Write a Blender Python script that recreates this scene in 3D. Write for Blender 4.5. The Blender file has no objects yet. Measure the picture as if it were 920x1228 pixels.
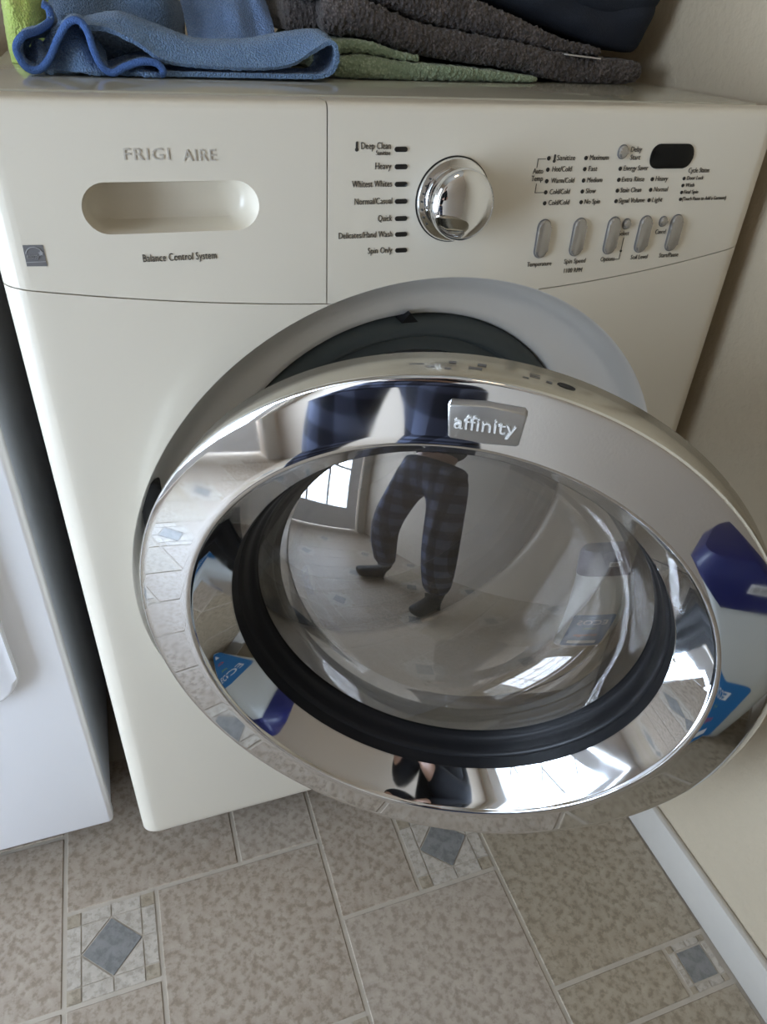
import bpy, bmesh, math, random
from mathutils import Vector, Matrix, noise

random.seed(7)
scene = bpy.context.scene
COL = scene.collection
PI = math.pi

# ------------------------------------------------------------------ camera
CAM = Vector((0.08245, -0.56389, 0.97240))
C_RIGHT = Vector((0.943818, -0.326905, 0.048385))
C_DOWN = Vector((-0.151865, -0.559093, -0.815078))
C_FWD = Vector((0.293505, 0.761937, -0.577327))
cam_data = bpy.data.cameras.new('camera')
cam = bpy.data.objects.new('camera', cam_data)
COL.objects.link(cam)
cam.matrix_world = Matrix((
    (C_RIGHT.x, -C_DOWN.x, -C_FWD.x, CAM.x),
    (C_RIGHT.y, -C_DOWN.y, -C_FWD.y, CAM.y),
    (C_RIGHT.z, -C_DOWN.z, -C_FWD.z, CAM.z),
    (0, 0, 0, 1)))
cam_data.sensor_fit = 'HORIZONTAL'
cam_data.sensor_width = 36.0
cam_data.lens = 859.8 / 920 * 36.0
cam_data.clip_start = 0.01
scene.camera = cam

# ------------------------------------------------------------------ world, light, exposure
world = bpy.data.worlds.new('world')
scene.world = world
world.use_nodes = True
wn = world.node_tree.nodes
wn['Background'].inputs[0].default_value = (0.75, 0.86, 1.0, 1)
wn['Background'].inputs[1].default_value = 2.5

def area_light(name, loc, rot, sx, sy, power, color):
    d = bpy.data.lights.new(name, 'AREA')
    d.shape = 'RECTANGLE'
    d.size, d.size_y = sx, sy
    d.energy = power
    d.color = color
    o = bpy.data.objects.new(name, d)
    COL.objects.link(o)
    o.location = loc
    o.rotation_euler = rot
    return o

# daylight outside the left door, whose glazing is added to let it in
area_light('daylight', (-1.24, -0.53, 0.68), (0, -PI / 2, 0), 1.25, 0.80, 46.0, (0.66, 0.79, 1.0))

vs = scene.view_settings
vs.view_transform = 'Standard'
vs.look = 'None'
vs.gamma = 1.0
vs.use_curve_mapping = False
vs.exposure = 0.55

# ------------------------------------------------------------------ material helpers
MATS = {}

def new_mat(name):
    m = bpy.data.materials.new(name)
    m.use_nodes = True
    MATS[name] = m
    nt = m.node_tree
    return m, nt, nt.nodes['Principled BSDF']

def plain(name, col, rough=0.5, metal=0.0, bump=0.0, bscale=200.0, mottle=0.0, mscale=8.0, coat=0.0, rvar=0.0, sheen=0.0):
    m, nt, b = new_mat(name)
    b.inputs['Base Color'].default_value = (*col, 1)
    b.inputs['Roughness'].default_value = rough
    b.inputs['Metallic'].default_value = metal
    if coat:
        b.inputs['Coat Weight'].default_value = coat
        b.inputs['Coat Roughness'].default_value = 0.08
    if sheen:
        b.inputs['Sheen Weight'].default_value = sheen
        b.inputs['Sheen Roughness'].default_value = 0.5
    tc = nt.nodes.new('ShaderNodeTexCoord')
    if mottle or rvar:
        n = nt.nodes.new('ShaderNodeTexNoise')
        n.inputs['Scale'].default_value = mscale
        n.inputs['Detail'].default_value = 6
        nt.links.new(tc.outputs['Object'], n.inputs['Vector'])
        if mottle:
            mx = nt.nodes.new('ShaderNodeMix')
            mx.data_type = 'RGBA'
            mx.inputs['A'].default_value = (*[c * (1 - mottle) for c in col], 1)
            mx.inputs['B'].default_value = (*[min(1, c * (1 + mottle)) for c in col], 1)
            nt.links.new(n.outputs['Fac'], mx.inputs['Factor'])
            nt.links.new(mx.outputs['Result'], b.inputs['Base Color'])
        if rvar:
            mr = nt.nodes.new('ShaderNodeMapRange')
            mr.inputs['From Min'].default_value = 0.45
            mr.inputs['From Max'].default_value = 0.75
            mr.inputs['To Min'].default_value = rough
            mr.inputs['To Max'].default_value = rough + rvar
            nt.links.new(n.outputs['Fac'], mr.inputs['Value'])
            nt.links.new(mr.outputs['Result'], b.inputs['Roughness'])
    if bump:
        n2 = nt.nodes.new('ShaderNodeTexNoise')
        n2.inputs['Scale'].default_value = bscale
        n2.inputs['Detail'].default_value = 4
        nt.links.new(tc.outputs['Object'], n2.inputs['Vector'])
        bp = nt.nodes.new('ShaderNodeBump')
        bp.inputs['Strength'].default_value = bump
        bp.inputs['Distance'].default_value = 0.002
        nt.links.new(n2.outputs['Fac'], bp.inputs['Height'])
        nt.links.new(bp.outputs['Normal'], b.inputs['Normal'])
    return m

def tile_mat(name, a, b_, c, spot=105.0):
    m, nt, b = new_mat(name)
    tc = nt.nodes.new('ShaderNodeTexCoord')
    n1 = nt.nodes.new('ShaderNodeTexNoise'); n1.inputs['Scale'].default_value = 55; n1.inputs['Detail'].default_value = 9; n1.inputs['Roughness'].default_value = 0.7
    n2 = nt.nodes.new('ShaderNodeTexNoise'); n2.inputs['Scale'].default_value = spot; n2.inputs['Detail'].default_value = 8; n2.inputs['Roughness'].default_value = 0.62
    for n in (n1, n2):
        nt.links.new(tc.outputs['Object'], n.inputs['Vector'])
    r1 = nt.nodes.new('ShaderNodeValToRGB')
    r1.color_ramp.elements[0].position = 0.35; r1.color_ramp.elements[0].color = (*a, 1)
    r1.color_ramp.elements[1].position = 0.68; r1.color_ramp.elements[1].color = (*b_, 1)
    nt.links.new(n1.outputs['Fac'], r1.inputs['Fac'])
    r2 = nt.nodes.new('ShaderNodeValToRGB')
    r2.color_ramp.elements[0].position = 0.40; r2.color_ramp.elements[0].color = (1, 1, 1, 1)
    r2.color_ramp.elements[1].position = 0.52; r2.color_ramp.elements[1].color = (0, 0, 0, 1)
    nt.links.new(n2.outputs['Fac'], r2.inputs['Fac'])
    mx = nt.nodes.new('ShaderNodeMix'); mx.data_type = 'RGBA'
    mul = nt.nodes.new('ShaderNodeMath'); mul.operation = 'MULTIPLY'; mul.inputs[1].default_value = 0.7
    nt.links.new(r2.outputs['Color'], mul.inputs[0])
    nt.links.new(mul.outputs[0], mx.inputs['Factor'])
    nt.links.new(r1.outputs['Color'], mx.inputs['A'])
    mx.inputs['B'].default_value = (*c, 1)
    nt.links.new(mx.outputs['Result'], b.inputs['Base Color'])
    b.inputs['Roughness'].default_value = 0.42
    bp = nt.nodes.new('ShaderNodeBump'); bp.inputs['Strength'].default_value = 0.25; bp.inputs['Distance'].default_value = 0.001
    nt.links.new(n2.outputs['Fac'], bp.inputs['Height'])
    nt.links.new(bp.outputs['Normal'], b.inputs['Normal'])
    return m

def sheer_glass(name, tint, refl, rough=0.0):
    """thin tinted pane: part straight through, part mirror by angle"""
    m = bpy.data.materials.new(name)
    m.use_nodes = True
    nt = m.node_tree
    nt.nodes.clear()
    out = nt.nodes.new('ShaderNodeOutputMaterial')
    tr = nt.nodes.new('ShaderNodeBsdfTransparent'); tr.inputs[0].default_value = (*tint, 1)
    gl = nt.nodes.new('ShaderNodeBsdfGlossy'); gl.inputs['Roughness'].default_value = rough
    fr = nt.nodes.new('ShaderNodeFresnel')
    ge = nt.nodes.new('ShaderNodeNewGeometry')
    io = nt.nodes.new('ShaderNodeMapRange'); io.inputs['To Min'].default_value = 1.5; io.inputs['To Max'].default_value = 1 / 1.5
    nt.links.new(ge.outputs['Backfacing'], io.inputs['Value'])
    nt.links.new(io.outputs['Result'], fr.inputs['IOR'])
    mr = nt.nodes.new('ShaderNodeMapRange'); mr.inputs['To Min'].default_value = refl; mr.inputs['To Max'].default_value = 1.0
    mx = nt.nodes.new('ShaderNodeMixShader')
    nt.links.new(fr.outputs[0], mr.inputs['Value'])
    nt.links.new(mr.outputs['Result'], mx.inputs['Fac'])
    nt.links.new(tr.outputs[0], mx.inputs[1])
    nt.links.new(gl.outputs[0], mx.inputs[2])
    nt.links.new(mx.outputs[0], out.inputs['Surface'])
    MATS[name] = m
    return m

CREAM = plain('cream_enamel', (0.73, 0.67, 0.555), 0.32, mottle=0.03, mscale=5, coat=0.15)
WHITE = plain('white_enamel', (0.90, 0.90, 0.92), 0.25, coat=0.15)
TOPW = plain('worktop_enamel', (0.46, 0.44, 0.36), 0.13, mottle=0.06, mscale=14, coat=0.4)  # dark reflection of the towels is put into this base colour
SILVER = plain('silver_paint', (0.86, 0.83, 0.78), 0.28, 0.25, mottle=0.05)
CHROME = plain('chrome', (0.79, 0.80, 0.81), 0.025, 1.0, rvar=0.07, mscale=18)
SATIN = plain('satin_silver', (0.60, 0.57, 0.50), 0.22, 0.9, mottle=0.05, mscale=30)
LETTER = plain('badge_letter', (0.78, 0.77, 0.74), 0.45, 0.4)
BADGE = plain('badge_silver', (0.50, 0.49, 0.47), 0.33, 0.9)
RUBBER = plain('black_rubber', (0.006, 0.006, 0.007), 0.36)
RUBBER.node_tree.nodes['Principled BSDF'].inputs['Specular IOR Level'].default_value = 0.25
GASKET = plain('grey_gasket', (0.055, 0.066, 0.066), 0.42)
DARK = plain('dark_void', (0.012, 0.012, 0.014), 0.6)
STEEL = plain('drum_steel', (0.45, 0.45, 0.46), 0.35, 1.0)
INK = plain('print_ink', (0.045, 0.041, 0.035), 0.5)
LAMP = plain('indicator_black', (0.012, 0.011, 0.01), 0.3)
LIGHTINK = plain('worn_silver_ink', (0.60, 0.56, 0.49), 0.35, 0.3)
GREYINK = plain('grey_ink', (0.16, 0.155, 0.155), 0.5)
GREYINK2 = plain('pale_ink', (0.36, 0.355, 0.35), 0.5)
BUTTON = plain('button_silver', (0.40, 0.38, 0.35), 0.26, 0.75)
SCREEN = plain('black_screen', (0.004, 0.004, 0.004), 0.12)
SCREEN.node_tree.nodes['Principled BSDF'].inputs['Specular IOR Level'].default_value = 0.2
GALV = plain('galvanised_side', (0.62, 0.67, 0.76), 0.45, 0.0)
WALLM = plain('beige_wall_paint', (0.50, 0.415, 0.295), 0.75, bump=0.6, bscale=150, mottle=0.04, mscale=60)
WALLB = plain('cream_wall_paint', (0.64, 0.55, 0.45), 0.8, bump=0.35, bscale=150)
CEILM = plain('ceiling_paint', (0.62, 0.60, 0.55), 0.9, bump=0.3, bscale=120)
TRIM = plain('white_trim', (0.53, 0.49, 0.43), 0.4, mottle=0.05, mscale=40)
DOORW = plain('white_door_paint', (0.82, 0.82, 0.83), 0.4)
GROUT = plain('floor_grout', (0.46, 0.395, 0.315), 0.55, mottle=0.15, mscale=50)
TILE = [tile_mat('stone_tile_a', (0.355, 0.28, 0.21), (0.455, 0.38, 0.30), (0.23, 0.175, 0.12)),
        tile_mat('stone_tile_b', (0.375, 0.305, 0.235), (0.475, 0.40, 0.32), (0.26, 0.205, 0.15)),
        tile_mat('stone_tile_c', (0.335, 0.27, 0.19), (0.43, 0.36, 0.265), (0.21, 0.165, 0.11))]
TILEB = tile_mat('border_tile', (0.43, 0.37, 0.30), (0.56, 0.50, 0.42), (0.31, 0.26, 0.20), 120)
TILED = tile_mat('slate_tile', (0.19, 0.185, 0.17), (0.26, 0.25, 0.235), (0.14, 0.135, 0.125), 90)
GLASS = sheer_glass('door_glass', (0.72, 0.70, 0.68), 0.27)
BOWL = sheer_glass('bowl_glass', (0.80, 0.80, 0.79), 0.32, 0.03)
PANE = sheer_glass('added_door_pane', (0.97, 0.98, 0.98), 0.03)

def cloth_mat(name, col, dark, scale, rib=False):
    m, nt, b = new_mat(name)
    tc = nt.nodes.new('ShaderNodeTexCoord')
    v = nt.nodes.new('ShaderNodeTexVoronoi'); v.inputs['Scale'].default_value = scale
    n = nt.nodes.new('ShaderNodeTexNoise'); n.inputs['Scale'].default_value = scale * 0.12; n.inputs['Detail'].default_value = 5
    nt.links.new(tc.outputs['Object'], v.inputs['Vector'])
    nt.links.new(tc.outputs['Object'], n.inputs['Vector'])
    ad = nt.nodes.new('ShaderNodeMath'); ad.operation = 'MULTIPLY_ADD'
    nt.links.new(v.outputs['Distance'], ad.inputs[0]); ad.inputs[1].default_value = 0.9
    nt.links.new(n.outputs['Fac'], ad.inputs[2])
    r = nt.nodes.new('ShaderNodeValToRGB')
    r.color_ramp.elements[0].position = 0.45; r.color_ramp.elements[0].color = (*col, 1)
    r.color_ramp.elements[1].position = 1.25 if False else 1.0; r.color_ramp.elements[1].color = (*dark, 1)
    nt.links.new(ad.outputs[0], r.inputs['Fac'])
    nt.links.new(r.outputs['Color'], b.inputs['Base Color'])
    b.inputs['Roughness'].default_value = 0.95
    b.inputs['Sheen Weight'].default_value = 0.25
    bp = nt.nodes.new('ShaderNodeBump'); bp.inputs['Strength'].default_value = 0.8; bp.inputs['Distance'].default_value = 0.0015
    bp.invert = True
    nt.links.new(v.outputs['Distance'], bp.inputs['Height'])
    nt.links.new(bp.outputs['Normal'], b.inputs['Normal'])
    return m

BLUE = cloth_mat('blue_microfibre', (0.24, 0.38, 0.58), (0.14, 0.24, 0.42), 650)
BLUE2 = cloth_mat('pale_blue_microfibre', (0.28, 0.43, 0.74), (0.17, 0.29, 0.56), 650)
BLUED = cloth_mat('slate_blue_microfibre', (0.13, 0.20, 0.30), (0.08, 0.13, 0.21), 650)
HEM = plain('blue_hem', (0.075, 0.17, 0.46), 0.8, bump=0.8, bscale=900)
NEON = cloth_mat('neon_cloth', (0.88, 1.0, 0.36), (0.74, 0.95, 0.26), 500)
GREENT = cloth_mat('green_terry', (0.40, 0.47, 0.33), (0.21, 0.27, 0.17), 420)
CHAR = cloth_mat('charcoal_terry', (0.17, 0.138, 0.125), (0.055, 0.044, 0.040), 380)
NAVY = plain('navy_jersey', (0.010, 0.014, 0.024), 0.85, bump=0.3, bscale=600)

# ------------------------------------------------------------------ object helpers
def world_of(o):
    if o.parent:
        return world_of(o.parent) @ o.matrix_parent_inverse @ o.matrix_basis
    return o.matrix_basis.copy()

def attach(o, parent, local=False):
    if parent is None:
        return o
    o.parent = parent
    if not local:
        o.matrix_parent_inverse = world_of(parent).inverted()
    return o

def link(name, me, mat=None, parent=None, local=False, smooth=True):
    o = bpy.data.objects.new(name, me)
    COL.objects.link(o)
    if mat:
        me.materials.append(mat)
    if smooth:
        me.polygons.foreach_set('use_smooth', [True] * len(me.polygons))
        try:
            me.set_sharp_from_angle(angle=math.radians(38))
        except Exception:
            pass
    return attach(o, parent, local)

def pydata(name, verts, faces, mat=None, parent=None, local=False, smooth=True):
    me = bpy.data.meshes.new(name)
    me.from_pydata([tuple(v) for v in verts], [], faces)
    me.update()
    return link(name, me, mat, parent, local, smooth)

def tag(o, label, cat, group=None):
    o['label'] = label
    o['category'] = cat
    if group:
        o['group'] = group
    return o

def struct(o):
    o['kind'] = 'structure'
    return o

def empty(name, loc):
    o = bpy.data.objects.new(name, None)
    COL.objects.link(o)
    o.location = loc
    o.empty_display_size = 0.05
    return o

def bm_obj(name, bm, mat=None, parent=None, local=False, smooth=True):
    bmesh.ops.recalc_face_normals(bm, faces=bm.faces)
    me = bpy.data.meshes.new(name)
    bm.to_mesh(me)
    bm.free()
    return link(name, me, mat, parent, local, smooth)

def bm_box(bm, lo, hi, bevel=0.0, seg=2):
    r = bmesh.ops.create_cube(bm, size=1.0)
    c = [(a + b) / 2 for a, b in zip(lo, hi)]
    s = [abs(b - a) for a, b in zip(lo, hi)]
    for v in r['verts']:
        v.co = Vector((v.co.x * s[0] + c[0], v.co.y * s[1] + c[1], v.co.z * s[2] + c[2]))
    if bevel:
        es = list({e for v in r['verts'] for e in v.link_edges})
        bmesh.ops.bevel(bm, geom=es, offset=bevel, segments=seg, affect='EDGES', profile=0.5)

def box(name, lo, hi, mat, parent=None, bevel=0.0, seg=2, local=False):
    bm = bmesh.new()
    bm_box(bm, lo, hi, bevel, seg)
    return bm_obj(name, bm, mat, parent, local)

def lathe(name, prof, centre, mat, parent=None, local=False, seg=96, a0=0.0, a1=2 * PI, closed_prof=False):
    """profile [(r, depth)] turned about an axis parallel to +y through centre"""
    full = abs(a1 - a0 - 2 * PI) < 1e-6
    n = seg if full else seg + 1
    verts, faces = [], []
    m = len(prof)
    for i in range(n):
        t = a0 + (a1 - a0) * i / seg
        c, s = math.cos(t), math.sin(t)
        for r, d in prof:
            verts.append((centre[0] + r * c, centre[1] + d, centre[2] + r * s))
    rng = seg
    for i in range(rng):
        j = (i + 1) % n
        for k in range(m if closed_prof else m - 1):
            k2 = (k + 1) % m
            faces.append((i * m + k, i * m + k2, j * m + k2, j * m + k))
    bm = bmesh.new()
    bv = [bm.verts.new(v) for v in verts]
    for f in faces:
        try:
            bm.faces.new([bv[q] for q in f])
        except ValueError:
            pass
    bmesh.ops.remove_doubles(bm, verts=bm.verts, dist=1e-6)
    return bm_obj(name, bm, mat, parent, local)

def catmull(pts, n, closed=False):
    pts = [Vector(p) for p in pts]
    m = len(pts)
    segs = m if closed else m - 1
    dense = []
    for i in range(segs):
        p0 = pts[(i - 1) % m] if (closed or i > 0) else pts[i] * 2 - pts[i + 1]
        p1 = pts[i]
        p2 = pts[(i + 1) % m]
        p3 = pts[(i + 2) % m] if (closed or i + 2 < m) else pts[-1] * 2 - pts[-2]
        for k in range(16):
            t = k / 16
            dense.append(0.5 * ((2 * p1) + (p2 - p0) * t + (2 * p0 - 5 * p1 + 4 * p2 - p3) * t * t + (3 * p1 - p0 - 3 * p2 + p3) * t ** 3))
    dense.append(pts[0] if closed else pts[-1])
    L = [0.0]
    for a, b in zip(dense, dense[1:]):
        L.append(L[-1] + (b - a).length)
    out, k = [], 0
    cnt = n if closed else n - 1
    for i in range(n):
        s = L[-1] * i / cnt
        while k < len(L) - 2 and L[k + 1] < s:
            k += 1
        d = L[k + 1] - L[k]
        t = (s - L[k]) / d if d > 1e-12 else 0
        out.append(dense[k].lerp(dense[k + 1], max(0, min(1, t))))
    return out

def bm_tube(bm, pts, rad, seg=10, caps=True):
    pts = [Vector(p) for p in pts]
    rr = rad if isinstance(rad, (list, tuple)) else [rad] * len(pts)
    rings = []
    up = Vector((0, 0, 1))
    for i, p in enumerate(pts):
        t = (pts[min(i + 1, len(pts) - 1)] - pts[max(i - 1, 0)]).normalized()
        if abs(t.dot(up)) > 0.95:
            up = Vector((0, 1, 0))
        a = t.cross(up).normalized()
        b = t.cross(a)
        up = -b if b.dot(up) < 0 else b
        rings.append([bm.verts.new(p + (a * math.cos(2 * PI * k / seg) + b * math.sin(2 * PI * k / seg)) * rr[i]) for k in range(seg)])
    for r0, r1 in zip(rings, rings[1:]):
        # align ring starts
        off = min(range(seg), key=lambda q: (r1[q].co - r0[0].co).length_squared)
        for k in range(seg):
            bm.faces.new((r0[k], r0[(k + 1) % seg], r1[(k + 1 + off) % seg], r1[(k + off) % seg]))
    if caps:
        bm.faces.new(rings[0][::-1])
        bm.faces.new(rings[-1])

def tube(name, pts, rad, mat, parent=None, local=False, seg=10):
    bm = bmesh.new()
    bm_tube(bm, pts, rad, seg)
    return bm_obj(name, bm, mat, parent, local)

def prism(name, outline, y0, y1, mat, parent=None, bevel=0.0, local=False, seg=2):
    """outline [(x, z)] extruded from y0 (front) to y1 (back)"""
    bm = bmesh.new()
    f = [bm.verts.new((x, y0, z)) for x, z in outline]
    b = [bm.verts.new((x, y1, z)) for x, z in outline]
    n = len(f)
    ff = bm.faces.new(f)
    bm.faces.new(b[::-1])
    for i in range(n):
        bm.faces.new((f[i], b[i], b[(i + 1) % n], f[(i + 1) % n]))
    if bevel:
        bmesh.ops.bevel(bm, geom=list(ff.edges), offset=bevel, segments=seg, affect='EDGES', profile=0.5)
    return bm_obj(name, bm, mat, parent, local)

def stadium(cx, cz, w, h, n=12, lean=0.0):
    """rounded-end outline, long side along the larger of w, h"""
    pts = []
    if w >= h:
        r = h / 2; d = w / 2 - r
        for k in range(n + 1):
            t = -PI / 2 + PI * k / n
            pts.append((d + r * math.cos(t), r * math.sin(t)))
        for k in range(n + 1):
            t = PI / 2 + PI * k / n
            pts.append((-d + r * math.cos(t), r * math.sin(t)))
    else:
        r = w / 2; d = h / 2 - r
        for k in range(n + 1):
            t = PI * k / n
            pts.append((r * math.cos(t), d + r * math.sin(t)))
        for k in range(n + 1):
            t = PI + PI * k / n
            pts.append((r * math.cos(t), -d + r * math.sin(t)))
    return [(cx + x + lean * z, cz + z) for x, z in pts]

def rrect(cx, cz, w, h, r, n=6):
    pts = []
    for qx, qz, a in ((1, 1, 0), (-1, 1, PI / 2), (-1, -1, PI), (1, -1, 1.5 * PI)):
        for k in range(n + 1):
            t = a + PI / 2 * k / n
            pts.append((cx + qx * (w / 2 - r) + r * math.cos(t), cz + qz * (h / 2 - r) + r * math.sin(t)))
    return pts

def text(string, x, z, size, mat, parent, y=-0.0003, width=None, align='LEFT', name='lettering', thick=0.0002, local=False, shear=0.0, spacing=1.0, mirror=False):
    c = bpy.data.curves.new('t', 'FONT')
    c.body = string
    c.size = size * (1.18 if size < 0.008 else 1.0)
    c.extrude = thick
    c.shear = shear
    c.space_character = spacing
    c.offset = -0.010 * size if size < 0.008 else 0.0
    c.resolution_u = 3
    o = bpy.data.objects.new('t', c)
    COL.objects.link(o)
    dg = bpy.context.evaluated_depsgraph_get()
    me = bpy.data.meshes.new_from_object(o.evaluated_get(dg))
    bpy.data.objects.remove(o)
    bpy.data.curves.remove(c)
    xs = [v.co.x for v in me.vertices]
    x0, x1 = min(xs), max(xs)
    k = (width / (x1 - x0)) if width else 1.0
    for v in me.vertices:
        px = (v.co.x - x0) * k
        if align == 'RIGHT':
            px -= (x1 - x0) * k
        elif align == 'CENTER':
            px -= (x1 - x0) * k / 2
        v.co = Vector((x + px, y - v.co.z, z + v.co.y))
    me.materials.clear()
    me.name = name
    return link(name, me, mat, parent, local, smooth=False)

def boolean(o, cutters):
    for c in cutters:
        m = o.modifiers.new('cut', 'BOOLEAN')
        m.operation = 'DIFFERENCE'
        m.solver = 'EXACT'
        m.object = c
    dg = bpy.context.evaluated_depsgraph_get()
    dg.update()
    me = bpy.data.meshes.new_from_object(o.evaluated_get(dg))
    o.modifiers.clear()
    old = o.data
    o.data = me
    me.name = o.name
    bpy.data.meshes.remove(old)
    me.polygons.foreach_set('use_smooth', [True] * len(me.polygons))
    try:
        me.set_sharp_from_angle(angle=math.radians(38))
    except Exception:
        pass
    return o

def kill(o):
    me = o.data
    bpy.data.objects.remove(o)
    bpy.data.meshes.remove(me)

# ------------------------------------------------------------------ the room
XR, XL, YB, YF, ZC = 0.684, -1.15, 0.80, -1.02, 2.40
U = 0.112

floor_o = struct(box('floor', (XL - 0.1, YF - 0.1, -0.03), (XR + 0.1, YB + 0.1, -0.0012), GROUT))
struct(box('wall_right', (XR, YF - 0.1, 0), (XR + 0.1, YB + 0.1, ZC), WALLM))
struct(box('wall_back', (XL - 0.1, YB, 0), (XR, YB + 0.1, ZC), WALLM))
struct(box('wall_front', (XL - 0.1, YF - 0.1, 0), (XR, YF, ZC), WALLB))
struct(box('ceiling', (XL - 0.1, YF - 0.1, ZC), (XR + 0.1, YB + 0.1, ZC + 0.1), CEILM))
# left wall with the doorway cut out
DY0, DY1, DZ = -0.93, -0.13, 2.04
bm = bmesh.new()
bm_box(bm, (XL - 0.1, YF, 0), (XL, DY0, ZC))
bm_box(bm, (XL - 0.1, DY1, 0), (XL, YB, ZC))
bm_box(bm, (XL - 0.1, DY0, DZ), (XL, DY1, ZC))
struct(bm_obj('wall_left', bm, WALLB))
# white door; its full glazing is added to let daylight in low
door_leaf = empty('door_1', (XL - 0.03, (DY0 + DY1) / 2, 0.0))
struct(door_leaf)
bm = bmesh.new()
dx0, dx1 = XL - 0.055, XL - 0.012
ya, yb = DY0 + 0.012, DY1 - 0.012
bm_box(bm, (dx0, ya, 0.02), (dx1, ya + 0.10, DZ - 0.01))
bm_box(bm, (dx0, yb - 0.10, 0.02), (dx1, yb, DZ - 0.01))
bm_box(bm, (dx0, ya + 0.1, 0.02), (dx1, yb - 0.1, 0.22))
bm_box(bm, (dx0, ya + 0.1, 1.94), (dx1, yb - 0.1, DZ - 0.01))
bm_obj('door_frame', bm, DOORW, door_leaf)
box('pane', (dx0 + 0.018, ya + 0.1, 0.22), (dx0 + 0.022, yb - 0.1, 1.94), PANE, door_leaf)
for k in range(1, 3):
    yy = ya + 0.1 + (yb - ya - 0.2) * k / 3
    box('added_glazing_bar', (dx0 + 0.008, yy - 0.009, 0.22), (dx1, yy + 0.009, 1.94), DOORW, door_leaf, 0.003)
for k in range(1, 5):
    zz = 0.22 + 1.72 * k / 5
    box('added_glazing_bar', (dx0 + 0.009, ya + 0.1, zz - 0.009), (dx1 - 0.001, yb - 0.1, zz + 0.009), DOORW, door_leaf, 0.003)
bm = bmesh.new()
bm_tube(bm, [(dx1, yb - 0.05, 0.98), (dx1 + 0.03, yb - 0.05, 0.98), (dx1 + 0.05, yb - 0.05, 0.98)], [0.012, 0.012, 0.026], 16)
bm_obj('door_knob', bm, CHROME, door_leaf)
# casing and baseboards
def board(name, lo, hi):
    return struct(box(name, lo, hi, TRIM, None, 0.004, 2))
board('trim_1', (XL, DY0 - 0.065, 0), (XL + 0.014, DY0, DZ + 0.06))
board('trim_2', (XL, DY1, 0), (XL + 0.014, DY1 + 0.06, DZ + 0.06))
board('trim_3', (XL, DY0, DZ), (XL + 0.014, DY1, DZ + 0.06))
board('baseboard_right', (0.672, YF, 0.0), (XR, YB, 0.068))
board('baseboard_back', (XL, YB - 0.012, 0), (0.672, YB, 0.068))

# warm fill lamp added on the ceiling to brighten the right side
LGLOW, nt_, b_ = new_mat('fill_glow')
b_.inputs['Base Color'].default_value = (0.9, 0.86, 0.78, 1)
b_.inputs['Emission Color'].default_value = (1.0, 0.78, 0.50, 1)
b_.inputs['Emission Strength'].default_value = 2.8
lamp = empty('fill_lamp', (0.20, -0.50, ZC))
tag(lamp, 'unseen round frosted fill lamp added on the ceiling above the washer', 'lamp')
def turned(name, prof, c, mat, parent, seg=48):
    bm = bmesh.new()
    rows = [[bm.verts.new((c[0] + r * math.cos(2 * PI * k / seg), c[1] + r * math.sin(2 * PI * k / seg), c[2] + z)) for k in range(seg)] for r, z in prof]
    for a, b in zip(rows, rows[1:]):
        for k in range(seg):
            bm.faces.new((a[k], a[(k + 1) % seg], b[(k + 1) % seg], b[k]))
    bm.faces.new(rows[0]); bm.faces.new(rows[-1])
    return bm_obj(name, bm, mat, parent)
turned('fill_lamp_base', [(0.155, -0.0005), (0.158, -0.012), (0.150, -0.022)], (0.20, -0.50, ZC), TRIM, lamp)
turned('fill_lamp_shade', [(0.146, -0.0225), (0.140, -0.045), (0.115, -0.068), (0.07, -0.083), (0.02, -0.088)], (0.20, -0.50, ZC), LGLOW, lamp)

# ------------------------------------------------------------------ floor pieces
X0, Y0 = -0.112, -0.019      # left and far edge of the inset nearest the washer's corner
tile_meshes = {}
def tile_mesh(w, h, mi):
    key = (round(w, 4), round(h, 4), mi)
    if key not in tile_meshes:
        bm = bmesh.new()
        bm_box(bm, (-w / 2, -h / 2, -0.0022), (w / 2, h / 2, 0.0), 0.0009, 1)
        me = bpy.data.meshes.new('floor_tile')
        bm.to_mesh(me); bm.free()
        me.materials.append(TILE[mi])
        tile_meshes[key] = me
    return tile_meshes[key]

def floor_tile(x0, x1, y0, y1, mi=None):
    g = 0.0027
    if mi is None:
        mi = random.choice((0, 0, 1, 2))
    o = bpy.data.objects.new('floor_tile', tile_mesh(x1 - x0 - 2 * g, y1 - y0 - 2 * g, mi))
    COL.objects.link(o)
    o.location = ((x0 + x1) / 2, (y0 + y1) / 2, 0)
    attach(o, floor_o)
    return o

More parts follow.
